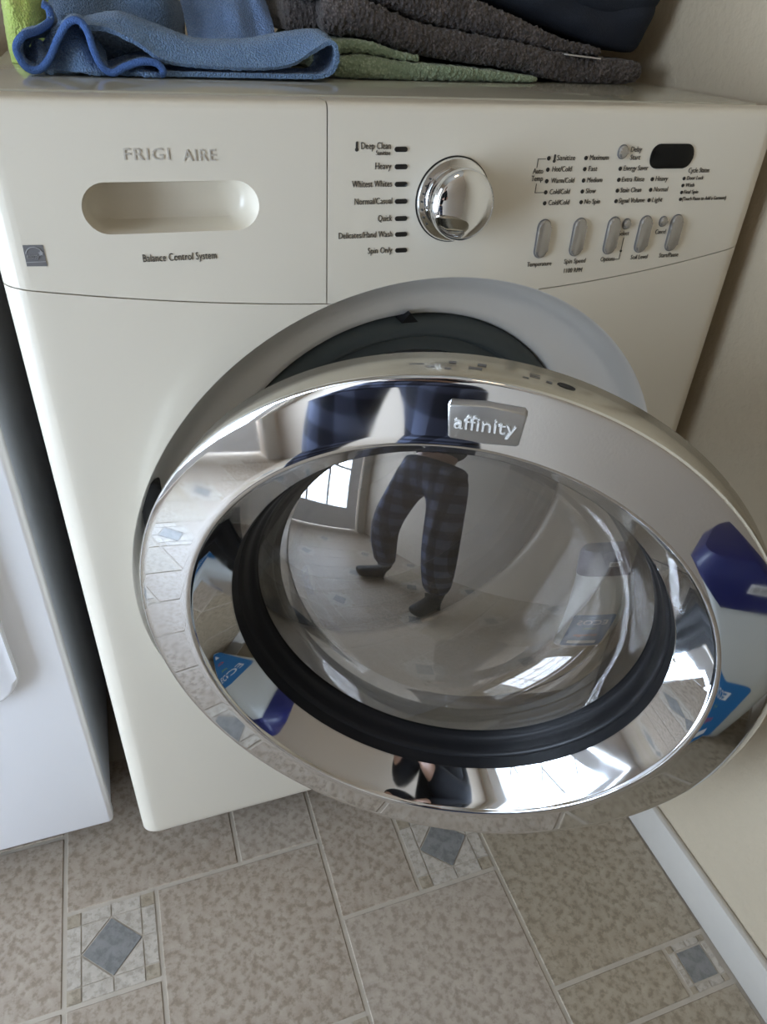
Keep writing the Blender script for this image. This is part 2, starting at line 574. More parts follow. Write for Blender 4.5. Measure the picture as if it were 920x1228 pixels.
inset_parts = {}
def inset(x0, x1, y0, y1, diamond=True):
    cx, cy = (x0 + x1) / 2, (y0 + y1) / 2
    s = (x1 - x0) / 2 - 0.003
    base = bpy.data.objects.new('inset_tile', None)
    key = ('base', round(s, 4))
    if key not in inset_parts:
        bm = bmesh.new(); bm_box(bm, (-s, -s, -0.004), (s, s, -0.0014))
        me = bpy.data.meshes.new('inset_tile'); bm.to_mesh(me); bm.free(); me.materials.append(GREYT)
        inset_parts[key] = me
    base = bpy.data.objects.new('inset_tile', inset_parts[key])
    COL.objects.link(base)
    base.location = (cx, cy, 0)
    attach(base, floor_o)
    def piece(nm, pts, mat):
        k2 = (nm, round(s, 4), tuple(round(c, 4) for p in pts for c in p))
        if k2 not in inset_parts:
            bm = bmesh.new()
            t = [bm.verts.new((px, py, 0.0)) for px, py in pts]
            b = [bm.verts.new((px, py, -0.002)) for px, py in pts]
            n = len(t)
            bm.faces.new(t); bm.faces.new(b[::-1])
            for i in range(n):
                bm.faces.new((t[i], b[i], b[(i + 1) % n], t[(i + 1) % n]))
            bmesh.ops.recalc_face_normals(bm, faces=bm.faces)
            me = bpy.data.meshes.new(nm); bm.to_mesh(me); bm.free(); me.materials.append(mat)
            inset_parts[k2] = me
        o = bpy.data.objects.new(nm, inset_parts[k2])
        COL.objects.link(o)
        attach(o, base, True)
    w = s * 0.33          # border width
    q = s - w             # inner half size
    e = 0.0009
    if diamond:
        d = q * 0.98
        piece('slate_diamond', [(d, 0), (0, d), (-d, 0), (0, -d)], TILED)
        for sx, sy in ((1, 1), (-1, 1), (-1, -1), (1, -1)):
            piece('corner_piece', [(sx * q, sy * 3 * e), (sx * q, sy * q), (sx * 3 * e, sy * q)], TILEB)
    else:
        d = q * 0.95
        piece('slate_square', [(d, -d), (d, d), (-d, d), (-d, -d)], TILED)
    a = q + 2 * e
    for sg in (1, -1):
        for u0, u1 in ((-q, -e), (e, q)):
            piece('border_piece', [(u0, sg * a), (u1, sg * a), (u1, sg * s), (u0, sg * s)], TILEB)
            piece('border_piece', [(sg * a, u0), (sg * a, u1), (sg * s, u1), (sg * s, u0)], TILEB)
        for sh in (1, -1):
            piece('border_piece', [(sg * a, sh * a), (sg * s, sh * a), (sg * s, sh * s), (sg * a, sh * s)], TILE[2])

GREYT = plain('inset_grout', (0.30, 0.28, 0.24), 0.55)
occ = {}
def cell_tile(i, j, w, h, mi=None):
    """columns i.., rows j.. (rows count towards the viewer)"""
    for a in range(i, i + w):
        for b in range(j, j + h):
            occ[(a, b)] = 1
    x0 = X0 + i * U; y1 = Y0 - j * U
    if x0 + w * U < XL + 0.012:
        return
    floor_tile(max(x0, XL), min(x0 + w * U, XR), y1 - h * U, y1, mi)
IMIN, IMAX, JMIN, JMAX = -11, 6, -2, 8
# pieces near the washer, as laid
cell_tile(1, 0, 2, 2, 0)
cell_tile(0, -2, 2, 2, 0)
cell_tile(2, -1, 1, 1, 1)
cell_tile(2, -2, 1, 1, 1)
cell_tile(3, -1, 1, 2, 0)
cell_tile(3, 1, 2, 2, 1)
cell_tile(-1, -1, 1, 2, 0)
xc = X0 + 5 * U
floor_tile(xc, xc + 2 * U + 0.002, -0.290, -0.066, 2)
floor_tile(xc, xc + 2 * U + 0.002, -0.066, 0.158, 2)
floor_tile(xc, 0.607, -0.352, -0.290, 2)
inset(0.607, 0.669, -0.352, -0.290, False)
floor_tile(xc, 0.672, -0.52, -0.352, 2)
floor_tile(xc, 0.672, -0.74, -0.52, 2)
floor_tile(xc, 0.672, YF, -0.74, 2)
for i in (5, 6):
    for j in range(JMIN, JMAX + 1):
        occ[(i, j)] = 1
for a in range(-6, 4):
    for b in range(-1, 5):
        if (a + b) % 2 == 0:
            i, j = 2 * a, 2 * b
            if IMIN < i < IMAX and JMIN <= j <= JMAX and (i, j) not in occ:
                occ[(i, j)] = 1
                x0 = X0 + i * U; y1 = Y0 - j * U
                if x0 < XL:
                    continue
                inset(x0, x0 + U, y1 - U, y1)
for j in range(JMIN, JMAX + 1):
    for i in range(IMIN, 5):
        if (i, j) in occ:
            continue
        for w, h in ((2, 2), (1, 2), (2, 1), (1, 1)):
            ok = all((a, b) not in occ and a <= 4 and b <= JMAX for a in range(i, i + w) for b in range(j, j + h))
            if ok:
                cell_tile(i, j, w, h)
                break

# ------------------------------------------------------------------ the washer
W, H, ZB = 0.66, 0.914, 0.088
CX, CZ, RREC = 0.340, 0.491, 0.293
washer = empty('washing_machine', (W / 2, 0.33, 0.0))
tag(washer, 'cream front-loading washer with its round chrome door swung open, towels on top', 'washing machine')

def arc_z(x):
    d = x - 0.345
    return 0.7650 + (0.256 if d < 0 else 0.335) * d * d

def surf_y(x, z, rx=0.020, rt=0.006):
    y = 0.0
    for d in (x, W - x):
        if d < rx:
            y = max(y, rx * 0.8 * (1 - math.sqrt(max(0, 1 - ((rx - d) / rx) ** 2))))
    d = H - z
    if d < rt:
        y += rt * (1 - math.sqrt(max(0, 1 - ((rt - d) / rt) ** 2)))
    d = z - ZB
    if d < 0.012:
        y += 0.012 * (1 - math.sqrt(max(0, 1 - ((0.012 - d) / 0.012) ** 2)))
    return y

def panel(name, x0, x1, zlo, zhi, mat, thick=0.03, nx=60, nz=24):
    xs = []
    for i in range(nx + 1):
        t = i / nx
        xs.append(x0 + (x1 - x0) * t)
    extra = [0.0006, 0.0015, 0.003, 0.005, 0.008, 0.012, 0.016, 0.02]
    for e in extra:
        for c in (e, W - e):
            if x0 < c < x1:
                xs.append(c)
    xs = sorted(set(round(a, 5) for a in xs))
    ts = sorted(set([i / nz for i in range(nz + 1)] + [0.004, 0.012, 0.02, 0.98, 0.988, 0.995]))
    bm = bmesh.new()
    F, B = [], []
    for x in xs:
        lo, hi = zlo(x), zhi(x)
        f, b = [], []
        for t in ts:
            z = lo + (hi - lo) * t
            f.append(bm.verts.new((x, surf_y(x, z), z)))
            b.append(bm.verts.new((x, thick, z)))
        F.append(f); B.append(b)
    m, n = len(xs), len(ts)
    for i in range(m - 1):
        for j in range(n - 1):
            bm.faces.new((F[i][j], F[i + 1][j], F[i + 1][j + 1], F[i][j + 1]))
            bm.faces.new((B[i][j], B[i][j + 1], B[i + 1][j + 1], B[i + 1][j]))
        bm.faces.new((F[i][0], B[i][0], B[i + 1][0], F[i + 1][0]))
        bm.faces.new((F[i][-1], F[i + 1][-1], B[i + 1][-1], B[i][-1]))
    for j in range(n - 1):
        bm.faces.new((F[0][j], F[0][j + 1], B[0][j + 1], B[0][j]))
        bm.faces.new((F[-1][j], B[-1][j], B[-1][j + 1], F[-1][j + 1]))
    return bm_obj(name, bm, mat, washer)

G = 0.0005
SEAM = 0.2385
cut_circle = lathe('cut', [(0.0, -0.1), (RREC, -0.1), (RREC, 0.1), (0.0, 0.1)], (CX, 0, CZ), None, seg=160)
front = panel('front_panel', 0.0, W, lambda x: ZB, lambda x: arc_z(x) - G, CREAM, nx=44, nz=40)
boolean(front, [cut_circle])
drawer = panel('detergent_drawer', 0.0, SEAM - G, lambda x: arc_z(x) + G, lambda x: H, CREAM)
SLX, SLZ, SLW, SLH = 0.1245, 0.8462, 0.1235, 0.0345
cut_slot = prism('cut', stadium(SLX, SLZ, SLW, SLH, 16), -0.1, 0.1, None)
boolean(drawer, [cut_slot, cut_circle])
control = panel('control_panel', SEAM + G, W, lambda x: arc_z(x) + G, lambda x: H, CREAM, nx=50)
boolean(control, [cut_circle])
kill(cut_slot); kill(cut_circle)

# finger scoop behind the drawer slot
bm = bmesh.new()
rows = []
out = stadium(0, 0, SLW, SLH, 16)
for k, (sc, dy) in enumerate(((1.0, 0.0015), (0.985, 0.004), (0.95, 0.014), (0.88, 0.023), (0.72, 0.028), (0.4, 0.030))):
    row = []
    for x, z in out:
        d = SLW / 2 - SLH / 2
        xx = max(-d, min(d, x))
        row.append(bm.verts.new((SLX + xx * (0.55 + 0.45 * sc) + (x - xx) * sc, dy, SLZ + z * sc - 0.004 * (1 - sc))))
    rows.append(row)
n = len(out)
for a, b in zip(rows, rows[1:]):
    for i in range(n):
        bm.faces.new((a[i], a[(i + 1) % n], b[(i + 1) % n], b[i]))
bm.faces.new(rows[-1])
bm_obj('finger_scoop', bm, CREAM, drawer)

# cabinet, chassis, feet
bm = bmesh.new()
bm_box(bm, (0.002, 0.0303, ZB), (0.006, 0.66, 0.9002))
bm_box(bm, (W - 0.006, 0.0303, ZB), (W - 0.002, 0.66, 0.9002))
bm_box(bm, (0.006, 0.656, ZB), (W - 0.006, 0.66, 0.9002))
bm_box(bm, (0.006, 0.0303, 0.8962), (W - 0.006, 0.656, 0.9002))
bm_box(bm, (0.006, 0.0303, ZB), (W - 0.006, 0.656, ZB + 0.004))
bm_obj('cabinet', bm, CREAM, washer)
box('base_chassis', (0.04, 0.06, 0.035), (W - 0.04, 0.62, ZB), DARK, washer)
for fx in (0.07, W - 0.07):
    for fy in (0.09, 0.59):
        lathe_pts = []
        bm = bmesh.new()
        bm_tube(bm, [(fx, fy, 0.0002), (fx, fy, 0.012), (fx, fy, 0.014), (fx, fy, 0.037)], [0.022, 0.022, 0.01, 0.01], 20)
        bm_obj('foot', bm, RUBBER, washer)
# worktop: a raised plate with a front lip
bm = bmesh.new()
bm_box(bm, (0.003, 0.0315, 0.9004), (W - 0.003, 0.655, 0.9150), 0.004, 3)
bm_obj('worktop', bm, TOPW, washer)
bm = bmesh.new()
bm_box(bm, (0.012, 0.008, 0.9085), (W - 0.012, 0.0312, 0.9135), 0.0012, 2)
bm_obj('worktop_lip', bm, TOPW, washer)

# recessed silver dish around the opening, hole into the tub
dish = [(0.2945, 0.0040), (0.2937, 0.0006), (0.2925, 0.0010), (0.2910, 0.0032), (0.2890, 0.0075), (0.2855, 0.0150), (0.2800, 0.0240),
        (0.2730, 0.032), (0.2610, 0.0415), (0.2480, 0.0495), (0.2360, 0.056), (0.2260, 0.060), (0.2180, 0.065), (0.2145, 0.072), (0.2128, 0.080)]
GX, GZ = 0.3490, 0.5120
def drift_lathe(name, prof, mat, seg=160):
    # turned dish whose axis shifts from the panel's circle to the tub's as it deepens
    bm = bmesh.new()
    rings = []
    for k in range(seg):
        t = 2 * PI * k / seg
        row = []
        for r, d in prof:
            q = max(0.0, min(1.0, (d - 0.01) / 0.055)); q = q * q * (3 - 2 * q)
            row.append(bm.verts.new((CX + (GX - CX) * q + r * math.cos(t), d, CZ + (GZ - CZ) * q + r * math.sin(t))))
        rings.append(row)
    for k in range(seg):
        a, b = rings[k], rings[(k + 1) % seg]
        for i in range(len(prof) - 1):
            bm.faces.new((a[i], a[i + 1], b[i + 1], b[i]))
    return bm_obj(name, bm, mat, washer)
recess = drift_lathe('door_recess', dish, SILVER)
gk = []
for k in range(13):
    t = PI * k / 12
    gk.append((0.2010 + 0.0120 * math.cos(t), 0.076 - 0.009 * math.sin(t)))
gk += [(0.1875, 0.082), (0.1850, 0.0865), (0.1790, 0.0850), (0.1700, 0.0880), (0.1665, 0.0960), (0.1655, 0.112), (0.1720, 0.125)]
lathe('gasket', gk, (GX, 0, GZ), GASKET, washer, seg=128)
lathe('drum', [(0.172, 0.118), (0.232, 0.150), (0.236, 0.42), (0.0, 0.44)], (GX, 0, GZ), STEEL, washer, seg=64)
lathe('tub_front', [(0.2128, 0.0785), (0.232, 0.15)], (GX, 0, GZ), DARK, washer, seg=64)
# latch mark above the gasket
tz = GZ + 0.2125
prism('gasket_tab', [(0.3285, tz - 0.001), (0.3455, tz - 0.001), (0.337, tz + 0.0085)], 0.056, 0.080, RUBBER, washer)
# hinge slot and arm at the left side of the dish
prism('hinge_slot', rrect(0.0765, 0.575, 0.020, 0.075, 0.009), 0.008, 0.030, DARK, washer, 0.003)
bm = bmesh.new()
bm_box(bm, (0.068, -0.016, 0.465), (0.090, 0.035, 0.520), 0.004)
bm_obj('hinge', bm, SATIN, washer)

# ---- lettering and marks on the drawer
text('FRIGI', 0.0956, 0.8772, 0.0108, LIGHTINK, drawer, width=0.0300, spacing=1.1)
text('AIRE', 0.1345, 0.8764, 0.0108, LIGHTINK, drawer, width=0.0228, spacing=1.1)
text('Balance Control System', 0.0984, 0.8088, 0.0068, INK, drawer, width=0.0535)
es = prism('energy_mark', [(0.0199, 0.8097), (0.0331, 0.8092), (0.0331, 0.8237), (0.0201, 0.8241)], -0.0004, 0.002, GREYINK, drawer)
bm = bmesh.new()
bm_tube(bm, [(0.0265 + 0.0056 * math.cos(t), -0.0005, 0.8170 + 0.0056 * math.sin(t)) for t in [PI * (0.08 + 0.84 * k / 14) for k in range(15)]], 0.00030, 6)
bm_obj('energy_arc', bm, GREYINK2, drawer)
star = []
for k in range(10):
    r = 0.0021 if k % 2 == 0 else 0.0010
    t = PI / 2 + PI * k / 5
    star.append((0.0307 + r * math.cos(t), 0.8182 + r * math.sin(t)))
prism('energy_star', star, -0.0006, 0.0, GREYINK2, drawer)
text('energy', 0.0212, 0.8150, 0.0042, GREYINK2, drawer, y=-0.0006, width=0.0080, shear=0.2)
box('energy_bar', (0.0202, -0.0006, 0.8122), (0.0328, 0.0, 0.8127), GREYINK2, drawer)

# ---- cycle list
cyc = [('Deep Clean', 0.8833, 0.2645, 0.2880), ('Heavy', 0.8712, 0.2762, 0.2890), ('Whitest Whites', 0.8587, 0.2580, 0.2903),
       ('Normal/Casual', 0.8462, 0.2603, 0.2912), ('Quick', 0.8333, 0.2800, 0.2919), ('Delicates/Hand Wash', 0.8211, 0.2479, 0.2927), ('Spin Only', 0.8085, 0.2726, 0.2934)]
for i, (s, z, x0, x1) in enumerate(cyc):
    zt = z - 0.0016 + (0.0018 if i == 0 else 0)
    text(s, x0, zt, 0.0058, INK, control, width=x1 - x0)
    lx = 0.2964 + 0.005 * i / 6
    prism('cycle_light', stadium(lx, z, 0.0106, 0.0036, 8), -0.0008, 0.003, LAMP, control, 0.0004)
text('Sanitize', 0.2763, 0.8794, 0.0040, INK, control, width=0.0115)
def thermometer(x, z, h):
    r = h * 0.14
    pts = [(x + r * 1.5 * math.cos(t), z - h * 0.34 + r * 1.5 * math.sin(t)) for t in [PI * (0.70 + 1.6 * k / 10) for k in range(11)]]
    pts += [(x + r, z + h * 0.4), (x, z + h * 0.5), (x - r, z + h * 0.4)]
    prism('thermometer_mark', pts, -0.0004, 0.0, INK, control)
thermometer(0.2612, 0.8855, 0.0066)

# ---- selector knob
KX, KZ = 0.3436, 0.8463
lathe('knob_surround', [(0.0, -0.0005), (0.0326, -0.0005), (0.0326, 0.004), (0.0, 0.004)], (KX, 0, KZ), LAMP, control, seg=64)
lathe('knob_base', [(0.0316, 0.002), (0.0316, -0.0022), (0.0308, -0.0034), (0.0260, -0.0046), (0.0, -0.0046)], (KX, 0, KZ), CHROME, control, seg=72)
lathe('selector_knob', [(0.0238, -0.0044), (0.0250, -0.0060), (0.0268, -0.0170), (0.0268, -0.0205), (0.0255, -0.0235), (0.0220, -0.0262), (0.0160, -0.0284), (0.0080, -0.0297), (0.0, -0.0300)], (KX, 0, KZ), CHROME, control, seg=72)
for k in range(7):
    t = PI * (0.80 + 0.40 * k / 6)
    px_, pz_ = KX + 0.0286 * math.cos(t), KZ + 0.0286 * math.sin(t)
    prism('knob_mark', [(px_ + 0.0010 * math.cos(a), pz_ + 0.0007 * math.sin(a)) for a in [2 * PI * q / 8 for q in range(8)]], -0.0052, -0.003, INK, control)

# ---- option columns
def dot(x, z, r=0.0016):
    pts = [(x + r * math.cos(a), z + r * 1.05 * math.sin(a)) for a in [2 * PI * q / 14 for q in range(14)]]
    prism('indicator_light', pts, -0.0006, 0.002, LAMP, control)
zr = [0.8763, 0.8678, 0.8590, 0.8503, 0.8417]
for i, (z, s, w) in enumerate(zip(zr, ('Sanitize', 'Hot/Cold', 'Warm/Cold', 'Cold/Cold', 'Cold/Cold'), (0.0172, 0.0182, 0.0222, 0.0193, 0.0200))):
    dot(0.4257 + 0.0008 * i, z)
    text(s, (0.4335 if i == 0 else 0.4302 + 0.0006 * i), z - 0.0016, 0.0050, INK, control, width=w)
thermometer(0.4312, 0.8763, 0.0062)
for i, (z, s, w) in enumerate(zip(zr, ('Maximum', 'Fast', 'Medium', 'Slow', 'No Spin'), (0.0180, 0.0085, 0.0150, 0.0098, 0.0155))):
    dot(0.4610 + 0.0009 * i, z)
    text(s, 0.4648 + 0.0008 * i, z - 0.0016, 0.0050, INK, control, width=w)
for i, (z, s, w) in enumerate(zip(zr[1:], ('Energy Saver', 'Extra Rinse', 'Stain Clean', 'Signal Volume'), (0.0248, 0.0228, 0.0215, 0.0270))):
    dot(0.4970 + 0.0010 * i, z)
    text(s, 0.5006 + 0.0008 * i, z - 0.0016, 0.0050, INK, control, width=w)
for i, (z, s, w) in enumerate(zip(zr[2:], ('Heavy', 'Normal', 'Light'), (0.0128, 0.0145, 0.0105))):
    dot(0.5326 + 0.0010 * i, z)
    text(s, 0.5362 + 0.0010 * i, z - 0.0016, 0.0050, INK, control, width=w)
text('Cycle Status', 0.5690, 0.8638, 0.0050, INK, control, width=0.0228)
for i, (s, w) in enumerate((('Door Lock', 0.0178), ('Wash', 0.0095), ('Final Spin', 0.0155), ('(Touch Pause to Add a Garment)', 0.0490))):
    z = 0.8591 - 0.0058 * i
    dot(0.5664 + 0.0007 * i, z, 0.0014)
    text(s, 0.5698 + 0.0003 * i, z - 0.0012, 0.0040, INK, control, width=w)
text('Auto', 0.4129, 0.8648, 0.0052, INK, control, width=0.0095)
text('Temp', 0.4125, 0.8592, 0.0052, INK, control, width=0.0108)
def rule(x0, z0, x1, z1):
    t = 0.00022
    box('rule_line', (min(x0, x1) - t, -0.0004, min(z0, z1) - t), (max(x0, x1) + t, 0.0, max(z0, z1) + t), INK, control)
rule(0.4160, 0.8758, 0.4230, 0.8758); rule(0.4160, 0.8758, 0.4160, 0.8695)
rule(0.4180, 0.8570, 0.4180, 0.8502); rule(0.4180, 0.8502, 0.4260, 0.8502)

# ---- display, buttons
prism('display_window', rrect(0.5473, 0.8772, 0.0446, 0.0194, 0.0082), -0.0010, 0.003, SCREEN, control, 0.0008)
def button(x, z, w, h, lean=0.0):
    prism('push_button', stadium(x, z, w, h, 12, lean), -0.0034, 0.002, BUTTON, control, 0.0020, seg=3)
    prism('button_bezel', stadium(x, z, w + 0.0012, h + 0.0012, 12, lean), -0.0006, 0.003, GREYINK, control)
button(0.4958, 0.8808, 0.0084, 0.0102)
text('Delay', 0.5038, 0.8808, 0.0050, INK, control, width=0.0108)
text('Start', 0.5048, 0.8746, 0.0050, INK, control, width=0.0100)
for bx_ in (0.4323, 0.4680, 0.5032, 0.5370, 0.5710):
    button(bx_, 0.8125, 0.0118, 0.0318)
button(0.5164, 0.8222, 0.0070, 0.0084)
button(0.5556, 0.8231, 0.0070, 0.0084)
for s, x, z, w in (('Temperature', 0.4215, 0.7890, 0.0246), ('Spin Speed', 0.4590, 0.7898, 0.0222), ('1100 RPM', 0.4606, 0.7815, 0.0190),
                   ('Options', 0.4973, 0.7900, 0.0150), ('Soil Level', 0.5299, 0.7902, 0.0185), ('Start/Pause', 0.5615, 0.7905, 0.0218),
                   ('Select', 0.5108, 0.8122, 0.0108), ('Cancel', 0.5504, 0.8122, 0.0112)):
    text(s, x, z, 0.0050, INK, control, width=w)
rule(0.5172, 0.8100, 0.5172, 0.7912); rule(0.5128, 0.7912, 0.5172, 0.7912)
dot(0.5172, 0.7985, 0.0010)

# ------------------------------------------------------------------ washer door, swung 30 degrees on its left hinge
DC = Vector((0.29398, -0.16809, 0.49784))
DU = Vector((0.865708, -0.500550, 0.0))
DV = Vector((-0.023347, -0.040378, 0.998912))
DN = Vector((-0.500005, -0.864766, -0.046642))       # outward
MD = Matrix(((DU.x, -DN.x, DV.x, DC.x), (DU.y, -DN.y, DV.y, DC.y), (DU.z, -DN.z, DV.z, DC.z), (0, 0, 0, 1)))
T8 = math.tan(math.radians(8.0))
# the chrome face: outer edge, gently coned face, rolled inner lip, steep inner bevel
face = [(0.2785, 0.0030), (0.2783, 0.0014), (0.2774, 0.0003), (0.2765, -0.0001)]
for k in range(1, 9):
    r = 0.2765 - (0.2765 - 0.2315) * k / 8
    face.append((r, -0.0001 - (0.2765 - r) * T8))
face += [(0.2300, -0.0063), (0.2286, -0.0058), (0.2277, -0.0048), (0.2272, -0.0034)]
face += [(0.2262, -0.0018), (0.2215, 0.0042), (0.2145, 0.0132), (0.2075, 0.0222), (0.2015, 0.0300)]
wdoor = lathe('door', face, (0, 0, 0), CHROME, None, True, seg=192)
wdoor.matrix_basis = MD
wdoor.parent = washer
wdoor.matrix_parent_inverse = world_of(washer).inverted()
lathe('door_rim', [(0.2785, 0.0030), (0.2788, 0.0060), (0.2788, 0.0370), (0.2770, 0.0395), (0.2500, 0.0400), (0.2300, 0.0450), (0.2050, 0.0500), (0.1960, 0.0640)], (0, 0, 0), SATIN, wdoor, True, seg=192)
trim = [(0.2020, 0.0292), (0.2018, 0.0330), (0.2005, 0.0365), (0.2000, 0.0400), (0.1995, 0.0420), (0.1978, 0.0428), (0.1962, 0.0445), (0.1952, 0.0480), (0.1945, 0.0540), (0.1935, 0.0590), (0.1915, 0.0615), (0.1900, 0.0640), (0.1890, 0.0700)]
lathe('window_seal', trim, (0, 0, 0), RUBBER, wdoor, True, seg=160)
RC, RE, DE = 0.48, 0.1905, 0.0680
SAG = RC - math.sqrt(RC * RC - RE * RE)
dome = []
for k in range(25):
    r = RE * (1 - k / 24)
    dome.append((r, DE - (math.sqrt(RC * RC - r * r) - math.sqrt(RC * RC - RE * RE))))
lathe('window_glass', dome, (0, 0, 0), GLASS, wdoor, True, seg=160)
lathe('glass_bowl', [(0.1900, 0.0690), (0.1850, 0.0860), (0.1740, 0.1080), (0.1580, 0.1240), (0.1300, 0.1370), (0.0900, 0.1450), (0.0450, 0.1485), (0.0, 0.1500)], (0, 0, 0), BOWL, wdoor, True, seg=128)
# hand grip: chrome scoop in the bevel at the free side
bm = bmesh.new()
prev = None
na = 22
gridv = []
for i in range(na + 1):
    t = math.radians(6 + 34 * i / na)
    w = math.sin(PI * i / na) ** 0.7
    row = []
    for k in range(9):
        s = k / 8
        r = 0.2266 - 0.0250 * s
        d = -0.0022 + 0.0322 * s - 0.0005
        r2 = r + 0.0085 * w * math.sin(PI * s) * (0.25 if s < 0.2 else 1.0)
        d += 0.0065 * w * math.sin(PI * s)
        row.append(bm.verts.new((r2 * math.cos(t), d, r2 * math.sin(t))))
    gridv.append(row)
for a, b in zip(gridv, gridv[1:]):
    for k in range(8):
        bm.faces.new((a[k], b[k], b[k + 1], a[k + 1]))
bm_obj('door_grip', bm, CHROME, wdoor, True)
# badge
bw = [(-0.0245, 0.0130), (0.0, 0.0142), (0.0245, 0.0130), (0.0262, 0.0112), (0.0240, -0.0118), (0.0222, -0.0132), (0.0, -0.0138), (-0.0222, -0.0132), (-0.0240, -0.0118), (-0.0262, 0.0112)]
BXc, BZc = 0.0122, 0.2500
tilt8 = -0.0001 - (0.2765 - 0.2503) * T8
badge = prism('badge', [(BXc + x, BZc + z) for x, z in bw], tilt8 - 0.0042, tilt8 + 0.004, BADGE, wdoor, 0.0016, True, 3)
text('affinity', BXc - 0.0208, BZc - 0.0040, 0.0150, LETTER, wdoor, y=tilt8 - 0.0048, width=0.0415, local=True, thick=0.0006)
# fine print and catch slot on the rim, seen along its top
def on_rim(pts, name, mat, lift=0.0002):
    """pts (arc length from top, depth) polygons laid on the rim"""
    bm = bmesh.new()
    R = 0.2788 + lift
    bm.faces.new([bm.verts.new((R * math.sin(a / R), d, R * math.cos(a / R))) for a, d in pts])
    bm.normal_update()
    ret = bmesh.ops.extrude_face_region(bm, geom=list(bm.faces))
    for v in [g for g in ret['geom'] if isinstance(g, bmesh.types.BMVert)]:
        f = (R + 0.0001) / R
        v.co = Vector((v.co.x * f, v.co.y, v.co.z * f))
    return bm_obj(name, bm, mat, wdoor, True, False)
def rim_rect(a, d, w, h, name, mat):
    on_rim([(a - w / 2, d - h / 2), (a + w / 2, d - h / 2), (a + w / 2, d + h / 2), (a - w / 2, d + h / 2)], name, mat)
on_rim([(0.062 + 0.0065 * math.cos(t) * (1.0), 0.020 + 0.0030 * math.sin(t)) for t in [2 * PI * k / 16 for k in range(16)]], 'catch_slot', DARK)
for a, d, w, h in ((-0.040, 0.018, 0.010, 0.0008), (-0.030, 0.014, 0.006, 0.0008), (-0.018, 0.012, 0.004, 0.002), (-0.016, 0.022, 0.005, 0.0026),
                   (0.000, 0.016, 0.009, 0.003), (0.004, 0.022, 0.006, 0.003), (0.034, 0.016, 0.004, 0.001), (0.040, 0.020, 0.007, 0.001), (0.040, 0.023, 0.007, 0.001), (0.050, 0.018, 0.004, 0.002)):
    rim_rect(a, d, w, h, 'rim_print', GREYINK)

# ------------------------------------------------------------------ neighbouring appliance at the left
DXR, DYF, DZB = -0.0375, 0.046, 0.073
dryer = empty('tumble_dryer', (DXR - 0.33, 0.38, 0.0))
tag(dryer, 'glossy white appliance standing left of the washer, only its front edge in view', 'dryer')
box('front_panel', (DXR - 0.66, DYF, DZB), (DXR, DYF + 0.022, 0.905), WHITE, dryer, 0.006, 3)
box('cabinet', (DXR - 0.657, DYF + 0.0225, DZB), (DXR - 0.003, 0.70, 0.895), GALV, dryer, 0.002)
box('top_panel', (DXR - 0.66, DYF + 0.01, 0.9055), (DXR, 0.70, 0.925), WHITE, dryer, 0.005, 3)
box('base_chassis', (DXR - 0.62, DYF + 0.06, 0.03), (DXR - 0.04, 0.66, DZB - 0.0005), DARK, dryer)
for fx in (DXR - 0.59, DXR - 0.07):
    for fy in (DYF + 0.09, 0.62):
        bm = bmesh.new()
        bm_tube(bm, [(fx, fy, 0.0002), (fx, fy, 0.012), (fx, fy, 0.014), (fx, fy, 0.032)], [0.022, 0.022, 0.01, 0.01], 20)
        bm_obj('foot', bm, RUBBER, dryer)
ddoor = prism('door', rrect(DXR - 0.33, 0.545, 0.565, 0.395, 0.035), DYF - 0.014, DYF + 0.001, WHITE, dryer, 0.006, False, 4)
prism('door_dish', rrect(DXR - 0.33, 0.545, 0.43, 0.28, 0.06), DYF - 0.018, DYF - 0.0142, WHITE, ddoor, 0.003, False, 3)
box('control_strip', (DXR - 0.64, DYF - 0.004, 0.80), (DXR - 0.02, DYF - 0.0003, 0.885), WHITE, dryer, 0.002)

# ------------------------------------------------------------------ cloths on the washer
ZT = 0.9153
def fuzz(bm, amp, freq, seed=0):
    bm.normal_update()
    off = Vector((seed * 3.1, seed * 1.7, seed * 0.9))
    for v in bm.verts:
        q = v.co * freq + off
        v.co += v.normal * amp * (noise.noise(q) + 0.6 * noise.noise(q * 2.3))

def sheet(bm, sections, n, m, thick=0.0035):
    """loft through sections (lists of points) into a solid cloth sheet"""
    rs = [catmull(s, n) for s in sections]
    cols = [catmull([r[i] for r in rs], m) for i in range(n)]
    P = [[cols[i][j] for j in range(m)] for i in range(n)]
    N = []
    for i in range(n):
        row = []
        for j in range(m):
            a = P[min(i + 1, n - 1)][j] - P[max(i - 1, 0)][j]
            b = P[i][min(j + 1, m - 1)] - P[i][max(j - 1, 0)]
            c = a.cross(b)
            row.append(c.normalized() if c.length > 1e-12 else Vector((0, 0, 1)))
        N.append(row)
    A = [[bm.verts.new(P[i][j] + N[i][j] * thick / 2) for j in range(m)] for i in range(n)]
    B = [[bm.verts.new(P[i][j] - N[i][j] * thick / 2) for j in range(m)] for i in range(n)]
    for i in range(n - 1):
        for j in range(m - 1):
            bm.faces.new((A[i][j], A[i + 1][j], A[i + 1][j + 1], A[i][j + 1]))
            bm.faces.new((B[i][j], B[i][j + 1], B[i + 1][j + 1], B[i + 1][j]))
    for i in range(n - 1):
        bm.faces.new((A[i][0], B[i][0], B[i + 1][0], A[i + 1][0]))
        bm.faces.new((A[i][-1], A[i + 1][-1], B[i + 1][-1], B[i][-1]))
    for j in range(m - 1):
        bm.faces.new((A[0][j], A[0][j + 1], B[0][j + 1], B[0][j]))
        bm.faces.new((A[-1][j], B[-1][j], B[-1][j + 1], A[-1][j + 1]))

